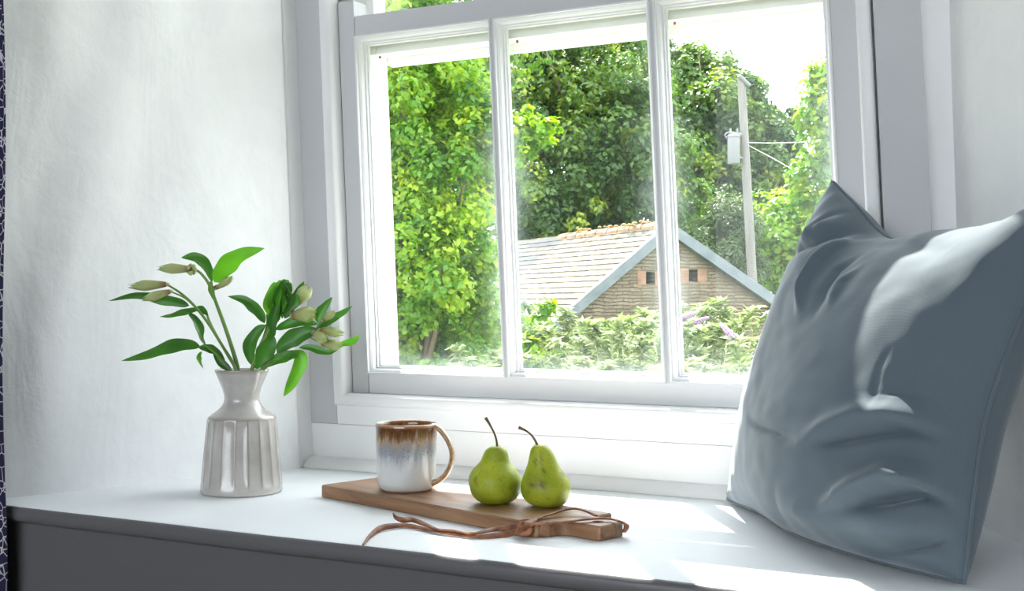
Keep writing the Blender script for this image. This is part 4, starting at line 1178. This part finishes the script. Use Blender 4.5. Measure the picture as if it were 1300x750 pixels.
# ------------------------------------------------------------------ BARN
BD = 20.0
apex = at(846.5, 286.5, BD)
b_ = math.radians(23.6)
DR = FW * math.cos(b_) - RT * math.sin(b_)      # along the ridge, away from the window
DG = FW * math.sin(b_) + RT * math.cos(b_)      # along the gable, to the right
SL, SRr = .766, .577
barn = empty('stone_barn', (apex.x, apex.y, GZ)); tag(barn, 'low stone barn with a slate roof and two small square holes in its gable', 'barn')
def bp_(g, r, z): return apex + DG * g + DR * r + Vector((0, 0, z))
def m_stone():
    m = NT('rubble_stone'); m.bsdf((0.1320, 0.1056, 0.0748), .9)
    v = m.coord('UV')
    br = m.n('ShaderNodeTexBrick'); br.inputs['Scale'].default_value = 1; br.offset = .37; br.squash = .8
    br.inputs['Brick Width'].default_value = .23; br.inputs['Row Height'].default_value = .058; br.inputs['Mortar Size'].default_value = .008; br.inputs['Mortar Smooth'].default_value = .3
    br.inputs['Color1'].default_value = (.0, 0, 0, 1); br.inputs['Color2'].default_value = (1, 1, 1, 1)
    mp_ = m.n('ShaderNodeVectorMath', operation='ADD'); nz = m.n('ShaderNodeTexNoise'); nz.inputs['Scale'].default_value = 5; m.l(v, nz.inputs['Vector'])
    sc_ = m.n('ShaderNodeVectorMath', operation='SCALE'); sc_.inputs['Scale'].default_value = .07; m.l(nz.outputs['Color'], sc_.inputs[0]); m.l(v, mp_.inputs[0]); m.l(sc_.outputs[0], mp_.inputs[1])
    m.l(mp_.outputs[0], br.inputs['Vector'])
    n = m.noise(v, 4, 4); n2 = m.noise(v, 22, 4)
    c = m.mix(br.outputs['Color'], (0.0880, 0.0638, 0.0418), (0.1760, 0.1364, 0.0968)); c = m.mix(m.math('MULTIPLY', n, .35), c, (0.1320, 0.1056, 0.0748))
    c = m.mix(m.math('MULTIPLY', n2, .35), c, (0.1936, 0.1584, 0.1188)); c = m.mix(br.outputs['Fac'], c, (0.0528, 0.0440, 0.0330))
    m.l(c, m.b.inputs['Base Color']); m.bump(m.math('ADD', n2, m.math('MULTIPLY', br.outputs['Fac'], -1.5)), .7, .03); return m.m
def m_slate(name, cols, moss):
    m = NT(name); m.bsdf((.3, .3, .3), .9); m.b.inputs['Specular IOR Level'].default_value = .15; v = m.coord('UV')
    br = m.n('ShaderNodeTexBrick'); br.inputs['Scale'].default_value = 1; br.offset = .5
    br.inputs['Brick Width'].default_value = .30; br.inputs['Row Height'].default_value = .22; br.inputs['Mortar Size'].default_value = .006
    br.inputs['Color1'].default_value = (0, 0, 0, 1); br.inputs['Color2'].default_value = (1, 1, 1, 1); m.l(v, br.inputs['Vector'])
    n = m.noise(v, 2.2, 5, .6); n2 = m.noise(v, 12, 4)
    c = m.mix(br.outputs['Color'], cols[0], cols[1]); c = m.mix(m.math('MULTIPLY', n2, .5), c, cols[2])
    c = m.mix(m.math('MULTIPLY', m.ramp(n, [(.52, (0, 0, 0)), (.68, (1, 1, 1))]), moss), c, (.36, .24, .11)); c = m.mix(br.outputs['Fac'], c, (.08, .075, .07))
    m.l(c, m.b.inputs['Base Color']); m.bump(n2, .3, .01); return m.m
M['stone'] = m_stone(); M['slate'] = m_slate('lichened_slate', ((0.0777, 0.0699, 0.0595), (0.1139, 0.1035, 0.0880), (0.1295, 0.1165, 0.0984)), .75); M['slate_g'] = m_slate('grey_slate', ((0.0388, 0.0414, 0.0440), (0.0621, 0.0647, 0.0673), (0.0725, 0.0725, 0.0725)), .25)
def uv_planar(o, f):
    uv = o.data.uv_layers.new(name='UVMap'); co = []
    for l in o.data.loops: co += list(f(o.data.vertices[l.vertex_index].co))
    uv.data.foreach_set('uv', co)
WL, WR, LEN = 2.95, 3.2, 9.0
ZL, ZR = -SL * WL, -SRr * WR
ZG = GZ - apex.z
def gable():
    # the front wall with two real holes: strips of wall around each hole
    hs = [(-.315 - .085, -.315 + .085, -.98, -.78), (.52 - .085, .52 + .085, -.93, -.73)]
    xs = sorted({-WL + .12, WR - .12, 0.0} | {h[0] for h in hs} | {h[1] for h in hs}); zs = sorted({ZG} | {h[2] for h in hs} | {h[3] for h in hs})
    V = []; Fc = []
    lim = lambda g: (SL * g if g < 0 else -SRr * g) - .10
    def add(q):
        b0 = len(V); V.extend(bp_(g, 0, z) for g, z in q); Fc.append(tuple(range(b0, b0 + len(q))))
    for xa, xb in zip(xs[:-1], xs[1:]):
        col = [h for h in hs if abs(h[0] - xa) < 1e-6]
        if col:
            h = col[0]; add([(xa, ZG), (xb, ZG), (xb, h[2]), (xa, h[2])]); add([(xa, h[3]), (xb, h[3]), (xb, lim(xb)), (xa, lim(xa))])
            for q in (((xa, h[2]), (xb, h[2])), ((xb, h[2]), (xb, h[3])), ((xb, h[3]), (xa, h[3])), ((xa, h[3]), (xa, h[2]))):
                b0 = len(V); V.extend([bp_(q[0][0], 0, q[0][1]), bp_(q[1][0], 0, q[1][1]), bp_(q[1][0], .35, q[1][1]), bp_(q[0][0], .35, q[0][1])]); Fc.append((b0, b0 + 1, b0 + 2, b0 + 3))
            b0 = len(V); V.extend(bp_(g, .35, z) for g, z in ((xa, h[2]), (xb, h[2]), (xb, h[3]), (xa, h[3]))); Fc.append((b0, b0 + 1, b0 + 2, b0 + 3))
        else: add([(xa, ZG), (xb, ZG), (xb, lim(xb)), (xa, lim(xa))])
    # side walls
    for g, z in ((-WL + .12, ZL), (WR - .12, ZR)):
        b0 = len(V); V.extend([bp_(g, 0, ZG), bp_(g, LEN, ZG), bp_(g, LEN, z), bp_(g, 0, z)]); Fc.append((b0, b0 + 1, b0 + 2, b0 + 3))
    o = mesh_obj('stone_wall', V, Fc, M['stone'], None, False)
    uv_planar(o, lambda c: ((c - apex).dot(DG) + (c - apex).dot(DR), c.z))
    local(o, barn)
    m = NT('red_brick'); m.bsdf((.36, .17, .11), .9); n = m.noise(m.coord(), 8, 3); m.l(m.ramp(n, [(.3, (.15, .075, .05)), (.7, (.24, .14, .10))]), m.b.inputs['Base Color'])
    for h in hs:      # brick jambs beside the holes
        for g0, g1 in ((h[0] - .17, h[0] - .005), (h[1] + .005, h[1] + .17)):
            bm_ = bmesh.new(); add_box(bm_, g0, g1, -.008, .02, h[2] - .02, h[3] + .02, .004)
            V = []; Fc = []; b0 = 0; V.extend(bp_(v.co.x, v.co.y, v.co.z) for v in bm_.verts); bm_.verts.index_update(); Fc.extend(tuple(b0 + v.index for v in f.verts) for f in bm_.faces); bm_.free()
            local(mesh_obj('brick_jamb', V, Fc, m.m, None, False), barn)
gable()
def slope(name, side, r0, r1, mat, course=.16, skew=0.0):
    sl = SL if side < 0 else SRr; W = WL if side < 0 else WR
    L = math.hypot(W, W * sl); n = int(L / course) + 1; V = []; Fc = []; uvs = []
    rr = random.Random(4)
    for k in range(n):
        a, b = k * course / L, min(1.0, (k * course + course * 1.02) / L)
        M_ = 40
        for e, lift in ((a, .004), (b, .017)):
            for i in range(M_ + 1):
                s = r0 + (r1 - r0) * i / M_ + skew * e * W
                g = side * W * e; z = -sl * W * e + lift + .03 + rr.uniform(-.004, .004)
                V.append(bp_(g, s, z)); uvs.append((s + (k % 2) * .15, k * .22 + (0.01 if e == a else .21)))
        b0 = len(V) - 2 * (M_ + 1)
        for i in range(M_): Fc.append((b0 + i, b0 + i + 1, b0 + M_ + 2 + i, b0 + M_ + 1 + i))
    o = mesh_obj(name, V, Fc, M[mat], None, False)
    uv = o.data.uv_layers.new(name='UVMap'); co = []
    for l in o.data.loops: co += list(uvs[l.vertex_index])
    uv.data.foreach_set('uv', co)
    s = o.modifiers.new('thick', 'SOLIDIFY'); s.thickness = .02
    return local(o, barn)
slope('slate_roof', -1, -.10, 3.7, 'slate'); slope('older_slate_roof', -1, 3.7, LEN, 'slate_g'); slope('rear_slate_roof', 1, -.10, LEN, 'slate')
def barge(name, side):
    sl = SL if side < 0 else SRr; W = WL if side < 0 else WR
    V = []; Fc = []; n = 13
    for i in range(n):
        e = i / (n - 1); g = side * W * e; z = -sl * W * e
        st = .012 * (i % 2)
        for dr, dz in ((-.13, .055), (-.135 - st, .05), (-.135 - st, -.15), (-.02, -.15), (-.02, .055)):
            V.append(bp_(g, dr, z + dz))
    for i in range(n - 1):
        for k in range(5): Fc.append((i * 5 + k, i * 5 + (k + 1) % 5, (i + 1) * 5 + (k + 1) % 5, (i + 1) * 5 + k))
    Fc.append((0, 1, 2, 3, 4)); Fc.append(tuple((n - 1) * 5 + k for k in range(5)))
    return local(mesh_obj(name, V, Fc, M['lead'], None, False), barn)
m = NT('grey_lead'); m.bsdf((0.0840, 0.0987, 0.1134), .55); n_ = m.noise(m.coord(), 6, 4); m.l(m.ramp(n_, [(.3, (0.0672, 0.0840, 0.0987)), (.7, (0.1134, 0.1260, 0.1386))]), m.b.inputs['Base Color']); M['lead'] = m.m
barge('barge_board', -1); barge('barge_board', 1)
def ridge():
    V = []; Fc = []; k = 0; rr = random.Random(8)
    parts = []
    s = -.12
    while s < 3.7:
        l = .42; c = []; 
        for t in (0, l - .02):
            for a in range(7):
                w = math.radians(-20 + 220 * a / 6); rad = .10 + (.012 if t == 0 else 0)
                c.append(bp_(-math.cos(w) * rad, s + t, math.sin(w) * rad - .02 + rr.uniform(-.004, .004)))
        f = [(i, i + 1, 7 + i + 1, 7 + i) for i in range(6)] + [tuple(range(7))]
        parts.append((c, f)); s += l
    m = NT('clay_ridge'); m.bsdf((0.2520, 0.1440, 0.0780), .85); n = m.noise(m.coord(), 6, 4); m.l(m.ramp(n, [(.3, (0.1980, 0.1080, 0.0540)), (.55, (0.2880, 0.1740, 0.0960)), (.8, (0.2700, 0.2400, 0.1980))]), m.b.inputs['Base Color'])
    V, Fc = merge(parts)
    o = mesh_obj('ridge_tiles', V, Fc, m.m, None, False); sm = o.modifiers.new('t', 'SOLIDIFY'); sm.thickness = .015
    local(o, barn)
    # moss cushions on the ridge
    mm = NT('orange_moss'); mm.bsdf((0.1800, 0.1125, 0.0450), .95); V = []; Fc = []
    pr_ = []
    for k in range(46):
        s = rr.uniform(-.05, 3.6) if k > 16 else rr.uniform(.3, 1.1); c = bp_(rr.uniform(-.22, .02), s, .08 - .0 + rr.uniform(-.05, .02)); r_ = rr.uniform(.02, .055)
        vv = []; ff = []
        for i in range(5):
            for j in range(8):
                a = PI * i / 4 * .5; w = 2 * PI * j / 8
                vv.append(c + Vector((math.cos(w) * math.cos(a) * r_, math.sin(w) * math.cos(a) * r_, math.sin(a) * r_ * .8)))
        for i in range(4):
            for j in range(8): ff.append((i * 8 + j, i * 8 + (j + 1) % 8, (i + 1) * 8 + (j + 1) % 8, (i + 1) * 8 + j))
        pr_.append((vv, ff))
    o = mesh_obj('moss', *merge(pr_), mm.m, None, True); o['kind'] = 'stuff'; local(o, barn)
ridge()
# ------------------------------------------------------------------ POLE with transformer and cables
PD = 27.2
pb = at(957, 420, PD); pt = at(941, 99, PD)
pb = Vector((pb.x, pb.y, GZ)); dirp = (pt - at(955, 355, PD)).normalized()
pb = pt - dirp * ((pt.z - GZ) / dirp.z)
pole = empty('utility_pole', pb); tag(pole, 'weathered grey wooden utility pole with a pale box standing behind the barn', 'utility pole')
m = NT('weathered_wood'); m.bsdf((0.1320, 0.1254, 0.1122), .85); n_ = m.noise(m.coord(scale=(1, 1, .05)), 30, 4); m.l(m.ramp(n_, [(.3, (0.0990, 0.0957, 0.0858)), (.7, (0.1584, 0.1518, 0.1386))]), m.b.inputs['Base Color']); M['pole'] = m.m
V, Fc = tube_data([pb.lerp(pt, i / 11) for i in range(12)], [.125 - .034 * i / 11 for i in range(12)], 14)
local(mesh_obj('post', V, Fc, M['pole'], None, True, 50), pole)
m = NT('galvanised'); m.bsdf((0.1361, 0.1386, 0.1435), .5); M['galv'] = m.m
m = NT('dark_iron'); m.bsdf((.12, .12, .12), .6); M['iron'] = m.m
c = at(931.5, 188, PD - .1); 
prf = [(-.36, .03), (-.36, .127), (-.33, .142), (.24, .142), (.245, .157), (.285, .157), (.29, .135), (.32, .11), (.325, .02)]
V = []; Fc = []
for z, r_ in prf:
    for k in range(20): V.append(c + Vector((math.cos(2 * PI * k / 20) * r_, math.sin(2 * PI * k / 20) * r_, z)))
for i in range(len(prf) - 1):
    for k in range(20): Fc.append((i * 20 + k, i * 20 + (k + 1) % 20, (i + 1) * 20 + (k + 1) % 20, (i + 1) * 20 + k))
Fc.append(tuple(range(20))[::-1]); Fc.append(tuple((len(prf) - 1) * 20 + k for k in range(20)))
local(mesh_obj('transformer', V, Fc, M['galv'], None, True, 40), pole)
pp = lambda y: pt + (pb - pt) * ((y - 99) / (99 + 0.0 + 560))
for pts, r_, nm in (([(925, 168, PD - .12), (949, 172, PD - .02)], .03, 'bracket'), ([(931, 200, PD - .1), (950, 201, PD)], .03, 'bracket'), ([(924, 168, PD - .1), (920, 171, PD - .1), (923, 176, PD - .1)], .016, 'lead_wire'), ([(928, 172, PD - .1), (927, 163, PD - .1)], .025, 'insulator'), ([(936, 172, PD - .1), (936, 163, PD - .1)], .025, 'insulator')):
    V, Fc = tube_data([at(*p) for p in pts], r_, 8); local(mesh_obj(nm, V, Fc, M['galv'], None, True, 50), pole)
V, Fc = tube_data([at(938, 96, PD - .12), at(952, 109, PD - .05)], .05, 8)
local(mesh_obj('finial_cap', V, Fc, M['iron'], None, True, 50), pole)
def cable(name, pts, label, r_=.009):
    p3 = [at(*p) for p in pts]; C = catmull(p3, 30); V, Fc = tube_data(C, r_, 6)
    o = mesh_obj(name, V, Fc, M['cable'], None, True); tag(o, label, 'cable')
m = NT('pale_cable'); m.bsdf((.55, .56, .56), .6); M['cable'] = m.m
cable('power_cable', [(948, 181, PD), (985, 181.5, 24), (1080, 178, 14)], 'pale cable running level from the wooden pole to the right')
cable('power_cable.001', [(949, 184, PD), (985, 203, 25), (1040, 235, 21)], 'thin cable sloping down to the right from the wooden pole', .006)

# ------------------------------------------------------------------ LIGHT, WORLD, CAMERA
w = bpy.data.worlds.new('World'); SC.world = w; w.use_nodes = True
bg = w.node_tree.nodes['Background']; bg.inputs[0].default_value = (.88, .945, 1.0, 1); bg.inputs[1].default_value = 4.8
sun = bpy.data.lights.new('Sun', 'SUN'); sun.energy = 12; sun.angle = .0095; sun.color = (1, .96, .88)
so = link(bpy.data.objects.new('Sun', sun))
SD = Vector((.40, -.52, -1)).normalized()
so.rotation_euler = SD.to_track_quat('-Z', 'Y').to_euler(); so.location = (-5, 12, 14)
al_ = bpy.data.lights.new('RoomFill', 'AREA'); al_.shape = 'RECTANGLE'; al_.size = 2.9; al_.size_y = 1.45; al_.energy = 2; al_.color = (.93, .96, 1)  # added fill lamp behind the camera, brightens the room side
ao = link(bpy.data.objects.new('RoomFill', al_)); ao.location = (-.45, RY0 - .12, .975); ao.rotation_euler = (math.radians(90), 0, 0)
cam = bpy.data.cameras.new('Camera'); cam.sensor_width = 36; cam.lens = FPX / 1300 * 36; cam.clip_start = .02; cam.clip_end = 500
cam.shift_y = (HOR - 375) / 1300
co = link(bpy.data.objects.new('Camera', cam)); co.location = EYE; co.rotation_euler = (math.radians(90), 0, YAW)
SC.camera = co
SC.view_settings.view_transform = 'Standard'; SC.view_settings.look = 'None'; SC.view_settings.gamma = 1; SC.view_settings.exposure = 0.6
SC.view_settings.use_curve_mapping = False
SC.cycles.max_bounces = 12; SC.cycles.diffuse_bounces = 6; SC.cycles.transparent_max_bounces = 16
SC.cycles.use_denoising = True
